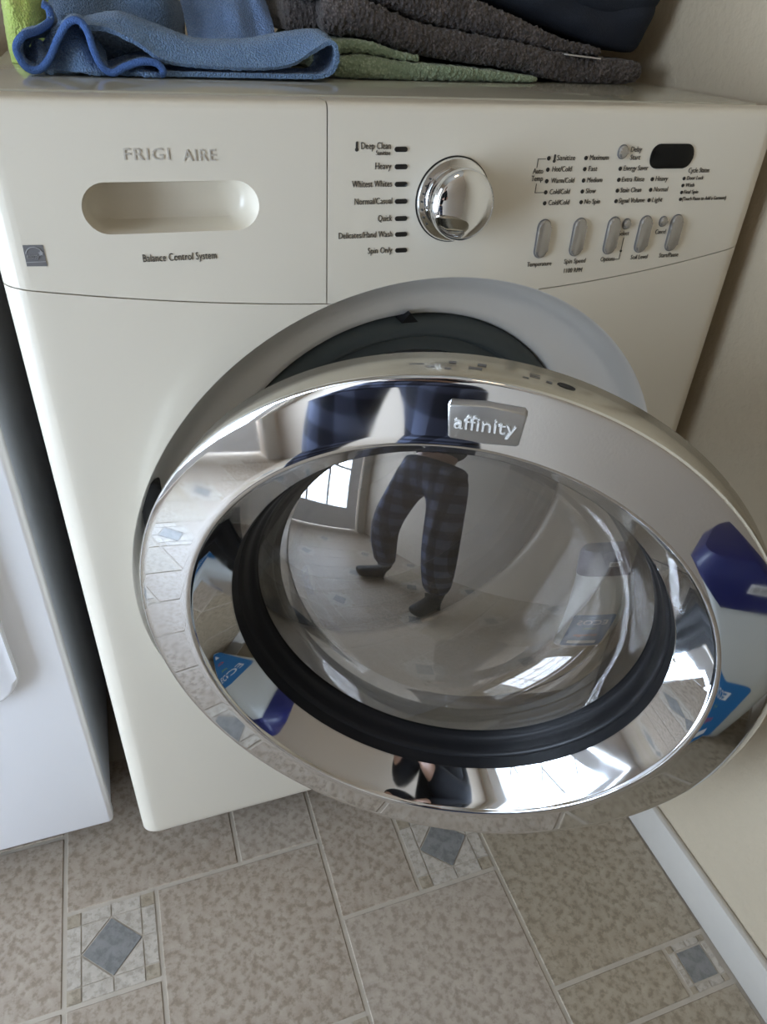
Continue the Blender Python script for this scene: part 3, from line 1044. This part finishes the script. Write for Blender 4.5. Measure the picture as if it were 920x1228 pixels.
HEMC = [(0.0560, 0.9600), (0.0600, 0.9570), (0.0590, 0.9490), (0.0500, 0.9435), (0.0400, 0.9405), (0.0335, 0.9325), (0.0371, 0.9215), (0.0453, 0.9192), (0.0543, 0.9258), (0.0642, 0.9403), (0.0730, 0.9500), (0.0808, 0.9513), (0.0854, 0.9447),
        (0.0876, 0.9332), (0.0918, 0.9230), (0.0990, 0.9187), (0.1090, 0.9229), (0.1220, 0.9266), (0.1332, 0.9258), (0.1378, 0.9200), (0.1350, 0.9178)]
bm = bmesh.new()
def shift(pts, y, sx=1.0, dz=0.0, k=1.0, xo=0.10):
    return [(xo + (x - xo) * sx, y, max(ZT + 0.003, ZT + 0.003 + (z - ZT - 0.003) * k + dz)) for x, z in pts]
front_hem = [(x, 0.122 + (0.03 if i < 3 else 0.012 if i == 3 else 0), max(z, ZT + 0.0032)) for i, (x, z) in enumerate(HEMC)]
sheet(bm, [front_hem, shift(HEMC, 0.150, 1.0, 0.001), shift(HEMC, 0.17, 0.98, 0.002, 0.95), shift(HEMC, 0.198, 0.95, 0.0, 0.8)], 190, 40)
loopF = [(0.135, 0.9185), (0.20, 0.9187), (0.25, 0.9190), (0.272, 0.9205), (0.2805, 0.927), (0.2822, 0.936), (0.2775, 0.9440), (0.264, 0.9385), (0.242, 0.9270), (0.212, 0.9235), (0.17, 0.9240), (0.140, 0.927), (0.120, 0.938), (0.100, 0.946), (0.080, 0.9475)]
loopM = [(0.135, 0.9186), (0.20, 0.9188), (0.25, 0.9190), (0.273, 0.9205), (0.282, 0.928), (0.2832, 0.938), (0.2780, 0.9465), (0.268, 0.9490), (0.240, 0.9450), (0.212, 0.9400), (0.174, 0.9385), (0.1546, 0.9420), (0.1329, 0.9485), (0.1088, 0.9545), (0.080, 0.9490)]
sheet(bm, [[(x, 0.127, z) for x, z in loopF], [(x, 0.143, z) for x, z in loopM], [(x, 0.170, z + 0.001) for x, z in loopM], [(x * 0.99, 0.195, max(ZT + 0.003, z - 0.004)) for x, z in loopM]], 190, 40)
for xa, xb, zt in ((0.0400, 0.0560, 0.936), (0.0500, 0.0960, 0.950), (0.0950, 0.1360, 0.927)):
    sheet(bm, [[(xa + (xb - xa) * q / 6, 0.1265 + 0.004 * math.sin(q), ZT + 0.0025) for q in range(7)],
               [(xa + (xb - xa) * q / 6, 0.136 + 0.005 * math.sin(q * 1.3), ZT + (zt - ZT) * 0.5 * math.sin(PI * (0.12 + 0.76 * q / 6))) for q in range(7)],
               [(xa + (xb - xa) * q / 6, 0.152, ZT + 0.003 + (zt - ZT - 0.003) * math.sin(PI * (0.12 + 0.76 * q / 6))) for q in range(7)]], 60, 24)
fuzz(bm, 0.0007, 420, 1)
blue = bm_obj('cleaning_cloth', bm, BLUE)
tag(blue, 'blue microfibre cloth with a wavy stitched hem at the washer\'s front left', 'cloth')
hem_pts = catmull(front_hem, 120)
tube('hem', [p + Vector((0, -0.0012, 0)) for p in hem_pts], 0.0027, HEM, blue)

def heap(name, x0, x1, y0, y1, z0, z1, mat, seed, folds=3, amp=0.2, n=90, m=60, fz=(0.0006, 420), power=0.55):
    """a crumpled mound of cloth resting at z0"""
    bm = bmesh.new()
    cx, cy = (x0 + x1) / 2, (y0 + y1) / 2
    rows = []
    for j in range(m + 1):
        v = j / m
        el = v * PI / 2
        row = []
        for i in range(n):
            a = 2 * PI * i / n
            ca, sa = math.cos(a), math.sin(a)
            k = (abs(ca) ** 4 + abs(sa) ** 4) ** -0.25
            rad = math.cos(el) ** power
            f = 1 + amp * math.sin(folds * a + seed + 2.5 * v) * math.sin(PI * min(1, v * 1.1)) + 0.10 * noise.noise(Vector((ca * 2, sa * 2, v * 3 + seed)))
            x = cx + (x1 - x0) / 2 * ca * k * rad * f
            y = cy + (y1 - y0) / 2 * sa * k * rad * f
            z = z0 + (z1 - z0) * (math.sin(el) ** 0.8) * (1 + 0.12 * noise.noise(Vector((x * 25, y * 25, seed))))
            row.append(bm.verts.new((x, y, max(z0, z))))
        rows.append(row)
    for a, b in zip(rows, rows[1:]):
        for i in range(n):
            bm.faces.new((a[i], a[(i + 1) % n], b[(i + 1) % n], b[i]))
    bm.faces.new(rows[0][::-1])
    fuzz(bm, fz[0], fz[1], seed)
    for v in bm.verts:
        v.co.z = max(v.co.z, z0)
    return bm_obj(name, bm, mat)

h2 = heap('cleaning_cloth', 0.058, 0.168, 0.205, 0.36, ZT, 0.990, BLUED, 2, 3, 0.16)
tag(h2, 'slate blue cloth bunched up behind the wavy-hemmed cloth', 'cloth')
# draped pale blue cloth with long folds
bm = bmesh.new()
secs = []
for y, zt in ((0.215, 0.0), (0.235, 0.020), (0.262, 0.045), (0.30, 0.062), (0.36, 0.070)):
    s = []
    for k in range(15):
        t = k / 14
        x = 0.172 + 0.080 * t
        fold = 0.010 * math.sin(t * 9.0 + 0.6) + 0.006 * math.sin(t * 17 + y * 30)
        edge = min(1, min(t, 1 - t) * 6)
        s.append((x, y + fold * 0.9, max(ZT + 0.003, ZT + 0.012 + zt * (0.75 + 0.25 * edge) + fold * 0.5)))
    secs.append(s)
sheet(bm, secs, 120, 60)
fuzz(bm, 0.0006, 420, 4)
h3 = bm_obj('cleaning_cloth', bm, BLUE2)
tag(h3, 'pale blue cloth in upright folds between the blue cloth and the charcoal towel', 'cloth')
nb = heap('cleaning_cloth', 0.018, 0.056, 0.225, 0.40, ZT, 0.990, NEON, 5, 2, 0.10)
tag(nb, 'neon yellow-green cloth at the back left corner of the washer top', 'cloth')

def slab(bm, stations, depth, n=150, m=70, ripple=0.0, seed=0.0, top_round=1.0):
    """folded cloth layer; stations (x, zlo, zhi, yfront)"""
    st = catmull([(s[0], s[1], s[2]) for s in stations], n)
    yf = catmull([(s[0], s[3], 0) for s in stations], n)
    rows = []
    for i in range(n):
        x, lo, hi = st[i]
        e = min(1.0, min(i, n - 1 - i) / (n * 0.05))
        e = math.sqrt(max(0.0, 1 - (1 - e) ** 2))
        mid = (lo + hi) / 2; h = (hi - lo) / 2 * (0.25 + 0.75 * e)
        rr = min(h, 0.02) * top_round
        y0 = yf[i][1] + (1 - e) * 0.008
        row = []
        for k in range(m + 1):
            t = k / m
            if t < 0.35:
                q = t / 0.35
                yy = y0 + rr + (depth - rr) * (1 - q); zz = mid - h
            elif t < 0.65:
                q = (t - 0.35) / 0.30 * PI - PI / 2
                yy = y0 + rr - rr * abs(math.cos(q)) ** 0.8; zz = mid + h * math.sin(q)
            else:
                q = (t - 0.65) / 0.35
                yy = y0 + rr + (depth - rr) * q; zz = mid + h
            yy += ripple * noise.noise(Vector((x * 18, zz * 40, seed)))
            row.append(bm.verts.new((x, yy, zz)))
        rows.append(row)
    for a, b in zip(rows, rows[1:]):
        for k in range(m):
            bm.faces.new((a[k], b[k], b[k + 1], a[k + 1]))
        bm.faces.new((a[m], b[m], b[0], a[0]))
    bm.faces.new(rows[0]); bm.faces.new(rows[-1][::-1])

bm = bmesh.new()
slab(bm, [(0.286, ZT + 0.0008, 0.9310, 0.160), (0.315, ZT + 0.0008, 0.9345, 0.158), (0.36, ZT + 0.0008, 0.9300, 0.160), (0.42, ZT + 0.0008, 0.9270, 0.163), (0.47, ZT + 0.0008, 0.9235, 0.167), (0.505, ZT + 0.0008, 0.9200, 0.172)], 0.25, 190, 60, 0.004, 1)
slab(bm, [(0.286, 0.9330, 0.9440, 0.166), (0.318, 0.9355, 0.9450, 0.163), (0.350, 0.9320, 0.9385, 0.166), (0.375, 0.9305, 0.9345, 0.169)], 0.22, 90, 50, 0.004, 2)
fuzz(bm, 0.0014, 330, 6)
for v in bm.verts:
    v.co.z = max(v.co.z, ZT)
gt = bm_obj('hand_towel', bm, GREENT)
tag(gt, 'folded sage green terry towel under the charcoal towel', 'towel')

bm = bmesh.new()
slab(bm, [(0.286, 0.9460, 0.9800, 0.184), (0.325, 0.9470, 0.9745, 0.178), (0.375, 0.9360, 0.9605, 0.177), (0.43, 0.9300, 0.9535, 0.177), (0.484, 0.9262, 0.9475, 0.178), (0.540, 0.9165, 0.9400, 0.180), (0.59, 0.9160, 0.9375, 0.180), (0.637, 0.9165, 0.9360, 0.184)], 0.30, 330, 80, 0.003, 3)
slab(bm, [(0.262, 0.9700, 1.000, 0.196), (0.325, 0.9765, 1.004, 0.190), (0.377, 0.9625, 0.992, 0.188), (0.43, 0.9555, 0.982, 0.188), (0.484, 0.9495, 0.968, 0.190), (0.54, 0.9420, 0.952, 0.193), (0.59, 0.9395, 0.946, 0.197)], 0.28, 300, 80, 0.003, 4)
slab(bm, [(0.262, 0.9480, 0.972, 0.225), (0.277, 0.9490, 0.972, 0.215), (0.295, 0.9500, 0.974, 0.208)], 0.2, 60, 60, 0.003, 5)
fuzz(bm, 0.0022, 300, 7)
for v in bm.verts:
    v.co.z = max(v.co.z, ZT)
ct = bm_obj('bath_towel', bm, CHAR)
tag(ct, 'thick charcoal brown terry towel folded in layers on the right of the washer top', 'towel')
prism('care_tag', [(0.5360, 0.9396), (0.5745, 0.9372), (0.5747, 0.9384), (0.5362, 0.9408)], 0.176, 0.190, TRIM, ct)

bm = bmesh.new()
slab(bm, [(0.425, 0.9880, 1.02, 0.212), (0.4687, 0.9775, 1.03, 0.206), (0.508, 0.9655, 1.03, 0.200), (0.5691, 0.9520, 1.03, 0.198), (0.62, 0.9430, 1.025, 0.198), (0.650, 0.9430, 1.015, 0.206)], 0.26, 140, 80, 0.010, 9, 1.2)
slab(bm, [(0.50, 0.990, 1.04, 0.194), (0.56, 0.978, 1.04, 0.190), (0.62, 0.972, 1.035, 0.192), (0.652, 0.978, 1.02, 0.200)], 0.2, 90, 60, 0.008, 11, 1.2)
nv = bm_obj('shirt', bm, NAVY)
tag(nv, 'folded navy garment piled on the charcoal towel beside the wall', 'clothing')

# ------------------------------------------------------------------ detergent jug on the floor by the wall, mirrored in the door
JX, JY = 0.538, -0.700
JUGW = plain('jug_plastic', (0.62, 0.64, 0.62), 0.4)
LID = plain('blue_lid', (0.010, 0.014, 0.11), 0.35)
LABEL = plain('blue_label', (0.01, 0.16, 0.42), 0.4)
LWHITE = plain('label_white', (0.85, 0.86, 0.86), 0.5)
LRED = plain('label_red', (0.62, 0.07, 0.03), 0.5)
LGREEN = plain('label_green', (0.25, 0.42, 0.05), 0.5)
jug = empty('detergent_jug', (JX, JY, 0.0))
tag(jug, 'tall white detergent jug with dark blue lid, mirrored in the chrome door ring', 'jug')
def jug_ring(z, hw, hd, r):
    return [(JX + x, JY + y, z) for x, y in rrect(0, 0, hw * 2, hd * 2, r, 6)]
def ring_loft(name, rings, mat, parent):
    bm = bmesh.new()
    R = [[bm.verts.new(p) for p in r] for r in rings]
    n = len(R[0])
    for a, b in zip(R, R[1:]):
        for i in range(n):
            bm.faces.new((a[i], a[(i + 1) % n], b[(i + 1) % n], b[i]))
    bm.faces.new(R[0][::-1]); bm.faces.new(R[-1])
    return bm_obj(name, bm, mat, parent)
ring_loft('body', [jug_ring(0.0004, 0.082, 0.052, 0.03), jug_ring(0.012, 0.092, 0.060, 0.034), jug_ring(0.12, 0.097, 0.064, 0.036), jug_ring(0.26, 0.101, 0.068, 0.038), jug_ring(0.370, 0.104, 0.070, 0.04), jug_ring(0.390, 0.100, 0.066, 0.04)], JUGW, jug)
lid = ring_loft('lid', [jug_ring(0.385, 0.109, 0.075, 0.044), jug_ring(0.420, 0.110, 0.076, 0.045), jug_ring(0.452, 0.108, 0.074, 0.045), jug_ring(0.468, 0.098, 0.064, 0.04), jug_ring(0.473, 0.070, 0.040, 0.03)], LID, jug)
def on_face(name, outline, mat, y, parent, th=0.001):
    return prism(name, [(JX + x, z) for x, z in outline], y, y + th, mat, parent)
yf_ = JY + 0.0665
lab = on_face('label', rrect(0, 0.118, 0.140, 0.190, 0.014), LABEL, yf_ - 0.001, jug, 0.0014)
def jtext(s, z, size, w, mat):
    o = text(s, 0, 0, size, mat, None, width=w, align='CENTER', y=0)
    o.matrix_basis = Matrix.Translation((JX, yf_ + 0.0008, z)) @ Matrix.Rotation(PI, 4, 'Z')
    o.parent = lab
    o.matrix_parent_inverse = world_of(lab).inverted()
jtext('ECOS', 0.160, 0.036, 0.100, LWHITE)
jtext('laundry', 0.134, 0.014, 0.045, LGREEN)
jtext('orange', 0.090, 0.026, 0.080, LRED)
on_face('label_band', [(-0.05, 0.040), (0.05, 0.040), (0.05, 0.060), (-0.05, 0.060)], LWHITE, yf_ + 0.0002, lab, 0.0006)
# barcode sticker on the lid
st = box('barcode_sticker', (JX - 0.018, JY + 0.0752, 0.420), (JX + 0.014, JY + 0.0768, 0.436), LWHITE, lid)
for k in range(9):
    xk = JX - 0.0155 + 0.0032 * k
    box('barcode_line', (xk, JY + 0.0766, 0.4225), (xk + (0.0016 if k % 3 else 0.0009), JY + 0.0771, 0.4335), LAMP, lid)

# ------------------------------------------------------------------ the person taking the picture, seen in the chrome and the glass
def skin(name, nodes, edges, root, mat, parent=None, sub=2):
    keys = list(nodes)
    me = bpy.data.meshes.new(name)
    me.from_pydata([nodes[k][0] for k in keys], [(keys.index(a), keys.index(b)) for a, b in edges], [])
    o = bpy.data.objects.new(name, me)
    COL.objects.link(o)
    m = o.modifiers.new('skin', 'SKIN')
    m.use_smooth_shade = True
    if not me.skin_vertices:
        bpy.context.view_layer.objects.active = o
    sv = me.skin_vertices
    if len(sv) == 0:
        me.attributes.new('skin', 'FLOAT', 'POINT')
        sv = me.skin_vertices
    data = sv[0].data
    for i, k in enumerate(keys):
        r = nodes[k][1]
        data[i].radius = (r, r) if not isinstance(r, tuple) else r
        data[i].use_root = (k == root)
    o.modifiers.new('sub', 'SUBSURF').levels = sub
    o.modifiers['sub'].render_levels = sub
    dg = bpy.context.evaluated_depsgraph_get()
    me2 = bpy.data.meshes.new_from_object(o.evaluated_get(dg))
    o.modifiers.clear()
    o.data = me2
    me2.name = name
    me2.materials.clear()
    me2.materials.append(mat)
    me2.polygons.foreach_set('use_smooth', [True] * len(me2.polygons))
    bpy.data.meshes.remove(me)
    return attach(o, parent)

SKIN = plain('skin', (0.50, 0.30, 0.21), 0.5)
HAIR = plain('dark_hair', (0.02, 0.014, 0.01), 0.6)
SHIRT = plain('black_sweater', (0.012, 0.013, 0.018), 0.9)
SHOE = plain('black_shoe', (0.012, 0.012, 0.014), 0.6, bump=0.8, bscale=300)

pl, nt, b = new_mat('navy_plaid')
tc = nt.nodes.new('ShaderNodeTexCoord')
sep = nt.nodes.new('ShaderNodeSeparateXYZ')
nt.links.new(tc.outputs['Object'], sep.inputs[0])
def stripe(sock, per):
    m1 = nt.nodes.new('ShaderNodeMath'); m1.operation = 'MULTIPLY'; m1.inputs[1].default_value = 1 / per
    nt.links.new(sock, m1.inputs[0])
    m2 = nt.nodes.new('ShaderNodeMath'); m2.operation = 'FRACT'
    nt.links.new(m1.outputs[0], m2.inputs[0])
    m3 = nt.nodes.new('ShaderNodeMath'); m3.operation = 'GREATER_THAN'; m3.inputs[1].default_value = 0.5
    nt.links.new(m2.outputs[0], m3.inputs[0])
    return m3.outputs[0]
sm = nt.nodes.new('ShaderNodeMath'); sm.operation = 'ADD'
nt.links.new(stripe(sep.outputs['X'], 0.072), sm.inputs[0])
nt.links.new(stripe(sep.outputs['Z'], 0.072), sm.inputs[1])
hf = nt.nodes.new('ShaderNodeMath'); hf.operation = 'MULTIPLY'; hf.inputs[1].default_value = 0.5
nt.links.new(sm.outputs[0], hf.inputs[0])
rp = nt.nodes.new('ShaderNodeValToRGB')
rp.color_ramp.elements[0].color = (0.010, 0.011, 0.022, 1)
rp.color_ramp.elements[1].color = (0.125, 0.15, 0.25, 1)
e = rp.color_ramp.elements.new(0.5); e.color = (0.042, 0.05, 0.09, 1)
nt.links.new(hf.outputs[0], rp.inputs['Fac'])
nt.links.new(rp.outputs['Color'], b.inputs['Base Color'])
b.inputs['Roughness'].default_value = 0.9
PLAID = pl

def V(*a): return Vector(a)
PELV = V(-0.215, -0.735, 0.70)
PH_C = CAM + C_DOWN * 0.050 + C_RIGHT * 0.020 - C_FWD * 0.010       # phone centre
GR_L = PH_C + C_DOWN * 0.045 - C_RIGHT * 0.046 - C_FWD * 0.012
GR_R = PH_C + C_DOWN * 0.045 + C_RIGHT * 0.046 - C_FWD * 0.012
SH_L, SH_R = V(-0.400, -0.765, 1.160), V(-0.045, -0.775, 1.150)
EL_L, EL_R = V(-0.310, -0.690, 0.925), V(0.050, -0.770, 0.925)
WR_L = GR_L - C_FWD * 0.055 - C_RIGHT * 0.05 + C_DOWN * 0.02
WR_R = GR_R - C_FWD * 0.055 + C_RIGHT * 0.03 + C_DOWN * 0.03
body_nodes = {
    'pelvis': (PELV, (0.125, 0.095)), 'belly': (V(-0.218, -0.755, 0.84), (0.115, 0.085)), 'chest': (V(-0.222, -0.775, 1.01), (0.130, 0.090)),
    'neckb': (V(-0.222, -0.780, 1.18), (0.065, 0.06)), 'neck': (V(-0.218, -0.765, 1.245), 0.050), 'head0': (V(-0.212, -0.740, 1.305), (0.062, 0.070)),
    'head1': (V(-0.208, -0.730, 1.375), (0.074, 0.088)), 'head2': (V(-0.208, -0.738, 1.440), (0.060, 0.070)),
    'shl': (SH_L, 0.055), 'ell': (EL_L, 0.040), 'wrl': (WR_L, 0.026), 'pml': (GR_L - C_FWD * 0.012 - C_RIGHT * 0.012, (0.034, 0.016)),
    'shr': (SH_R, 0.055), 'elr': (EL_R, 0.040), 'wrr': (WR_R, 0.026), 'pmr': (GR_R - C_FWD * 0.012 + C_RIGHT * 0.012, (0.034, 0.016)),
}
body_edges = [('pelvis', 'belly'), ('belly', 'chest'), ('chest', 'neckb'), ('neckb', 'neck'), ('neck', 'head0'), ('head0', 'head1'), ('head1', 'head2'),
              ('neckb', 'shl'), ('shl', 'ell'), ('ell', 'wrl'), ('wrl', 'pml'), ('neckb', 'shr'), ('shr', 'elr'), ('elr', 'wrr'), ('wrr', 'pmr')]
# fingers and thumb of each hand close on the phone's edges
for side, key, g, s in (('l', 'pml', GR_L, -1), ('r', 'pmr', GR_R, 1)):
    for q, ln in enumerate((0.92, 1.0, 0.95, 0.78)):
        base = g + C_DOWN * (-0.024 + 0.017 * q) + C_RIGHT * (s * 0.012) - C_FWD * 0.006
        k1 = g + C_DOWN * (-0.026 + 0.018 * q) + C_RIGHT * (s * 0.010) + C_FWD * 0.020 * ln
        k2 = g + C_DOWN * (-0.026 + 0.018 * q) - C_RIGHT * (s * 0.016 * ln) + C_FWD * 0.029
        ns = ['f%s%d%d' % (side, q, k) for k in range(3)]
        for nm, pt, rr in zip(ns, (base, k1, k2), (0.0085, 0.0080, 0.0070)):
            body_nodes[nm] = (pt, rr)
        body_edges += [(key, ns[0]), (ns[0], ns[1]), (ns[1], ns[2])]
    t0 = g + C_DOWN * (-0.010) + C_RIGHT * (s * 0.004) - C_FWD * 0.022
    t1 = g + C_DOWN * (-0.034) - C_RIGHT * (s * 0.016) - C_FWD * 0.016
    body_nodes['t%s0' % side] = (t0, 0.0100); body_nodes['t%s1' % side] = (t1, 0.0085)
    body_edges += [(key, 't%s0' % side), ('t%s0' % side, 't%s1' % side)]
person = skin('person', body_nodes, body_edges, 'pelvis', SKIN)
tag(person, 'person in navy plaid trousers holding a phone, mirrored in the washer door', 'person')
# face
def blob(name, loc, r, mat, parent, sc=(1, 1, 1)):
    bm = bmesh.new()
    bmesh.ops.create_uvsphere(bm, u_segments=14, v_segments=10, radius=r)
    for v in bm.verts:
        v.co = Vector((v.co.x * sc[0] + loc[0], v.co.y * sc[1] + loc[1], v.co.z * sc[2] + loc[2]))
    return bm_obj(name, bm, mat, parent)
HX, HY, HZ = -0.208, -0.730, 0.030
for sx in (-1, 1):
    blob('eye', (HX + sx * 0.030, HY + 0.067, 1.338 + HZ), 0.011, LWHITE, person)
    blob('pupil', (HX + sx * 0.030, HY + 0.0765, 1.337 + HZ), 0.005, LAMP, person)
    blob('ear', (HX + sx * 0.072, HY - 0.010, 1.330 + HZ), 0.022, SKIN, person, (0.4, 0.8, 1.2))
blob('nose', (HX, HY + 0.075, 1.312 + HZ), 0.013, SKIN, person, (0.9, 1.2, 1.6))
blob('mouth', (HX, HY + 0.067, 1.278 + HZ), 0.016, plain('lips', (0.42, 0.16, 0.13), 0.5), person, (1.3, 0.5, 0.45))
bm = bmesh.new()
bmesh.ops.create_uvsphere(bm, u_segments=28, v_segments=20, radius=1.0)
for v in list(bm.verts):
    if v.co.y > 0.35 and v.co.z < 0.45:
        bm.verts.remove(v)
for v in bm.verts:
    v.co = Vector((HX + v.co.x * 0.086, HY - 0.017 + v.co.y * 0.094, 1.352 + HZ + v.co.z * (0.092 if v.co.z > 0 else 0.13)))
bm_obj('hair', bm, HAIR, person)
# sweater
sw = {
    'belly': (V(-0.205, -0.738, 0.74), (0.150, 0.118)), 'b2': (V(-0.216, -0.757, 0.86), (0.156, 0.112)), 'chest': (V(-0.222, -0.775, 1.02), (0.172, 0.115)), 'neckb': (V(-0.222, -0.782, 1.170), (0.090, 0.080)),
    'shl': (SH_L, 0.070), 'ell': (EL_L, 0.064), 'wrl': (EL_L.lerp(WR_L, 0.94), 0.042),
    'shr': (SH_R, 0.070), 'elr': (EL_R, 0.066), 'wrr': (EL_R.lerp(WR_R, 0.94), 0.042)}
skin('sweater', sw, [('belly', 'b2'), ('b2', 'chest'), ('chest', 'neckb'), ('neckb', 'shl'), ('shl', 'ell'), ('ell', 'wrl'), ('neckb', 'shr'), ('shr', 'elr'), ('elr', 'wrr')], 'chest', SHIRT, person)
# plaid trousers, knees a little bent and apart
HPL, HPR = V(-0.325, -0.720, 0.665), V(-0.108, -0.725, 0.665)
KNL, KNR = V(-0.392, -0.630, 0.375), V(-0.055, -0.640, 0.375)
ANL, ANR = V(-0.425, -0.680, 0.105), V(-0.085, -0.690, 0.105)
tr = {'waist': (V(-0.205, -0.740, 0.735), (0.150, 0.118)), 'hip': (V(-0.216, -0.735, 0.675), (0.155, 0.125)),
      'hl': (HPL, 0.105), 'ml': (HPL.lerp(KNL, 0.5), 0.083), 'kl': (KNL, 0.079), 'cl': (KNL.lerp(ANL, 0.5), 0.074), 'al': (ANL, 0.060),
      'hr': (HPR, 0.105), 'mr': (HPR.lerp(KNR, 0.5), 0.083), 'kr': (KNR, 0.079), 'cr': (KNR.lerp(ANR, 0.5), 0.074), 'ar': (ANR, 0.060)}
skin('trousers', tr, [('waist', 'hip'), ('hip', 'hl'), ('hl', 'ml'), ('ml', 'kl'), ('kl', 'cl'), ('cl', 'al'), ('hip', 'hr'), ('hr', 'mr'), ('mr', 'kr'), ('kr', 'cr'), ('cr', 'ar')], 'hip', PLAID, person)
for an, dx in ((ANL, -0.05), (ANR, 0.015)):
    sh = {'heel': (V(an.x, an.y - 0.02, 0.046), (0.042, 0.045)), 'ank': (V(an.x, an.y - 0.005, 0.10), 0.042), 'mid': (V(an.x + dx * 0.5, an.y + 0.08, 0.042), (0.043, 0.038)), 'toe': (V(an.x + dx, an.y + 0.165, 0.036), (0.040, 0.033))}
    skin('shoe', sh, [('ank', 'heel'), ('heel', 'mid'), ('mid', 'toe')], 'heel', SHOE, person)
# phone in the hands
bm = bmesh.new()
bm_box(bm, (-0.037, -0.079, -0.004), (0.037, 0.079, 0.004), 0.0025, 2)
phone = bm_obj('phone', bm, plain('phone_black', (0.01, 0.01, 0.012), 0.25))
phone.matrix_basis = Matrix(((C_RIGHT.x, -C_DOWN.x, -C_FWD.x, PH_C.x), (C_RIGHT.y, -C_DOWN.y, -C_FWD.y, PH_C.y), (C_RIGHT.z, -C_DOWN.z, -C_FWD.z, PH_C.z), (0, 0, 0, 1)))
tag(phone, 'black phone held in both hands by the mirrored person', 'phone')
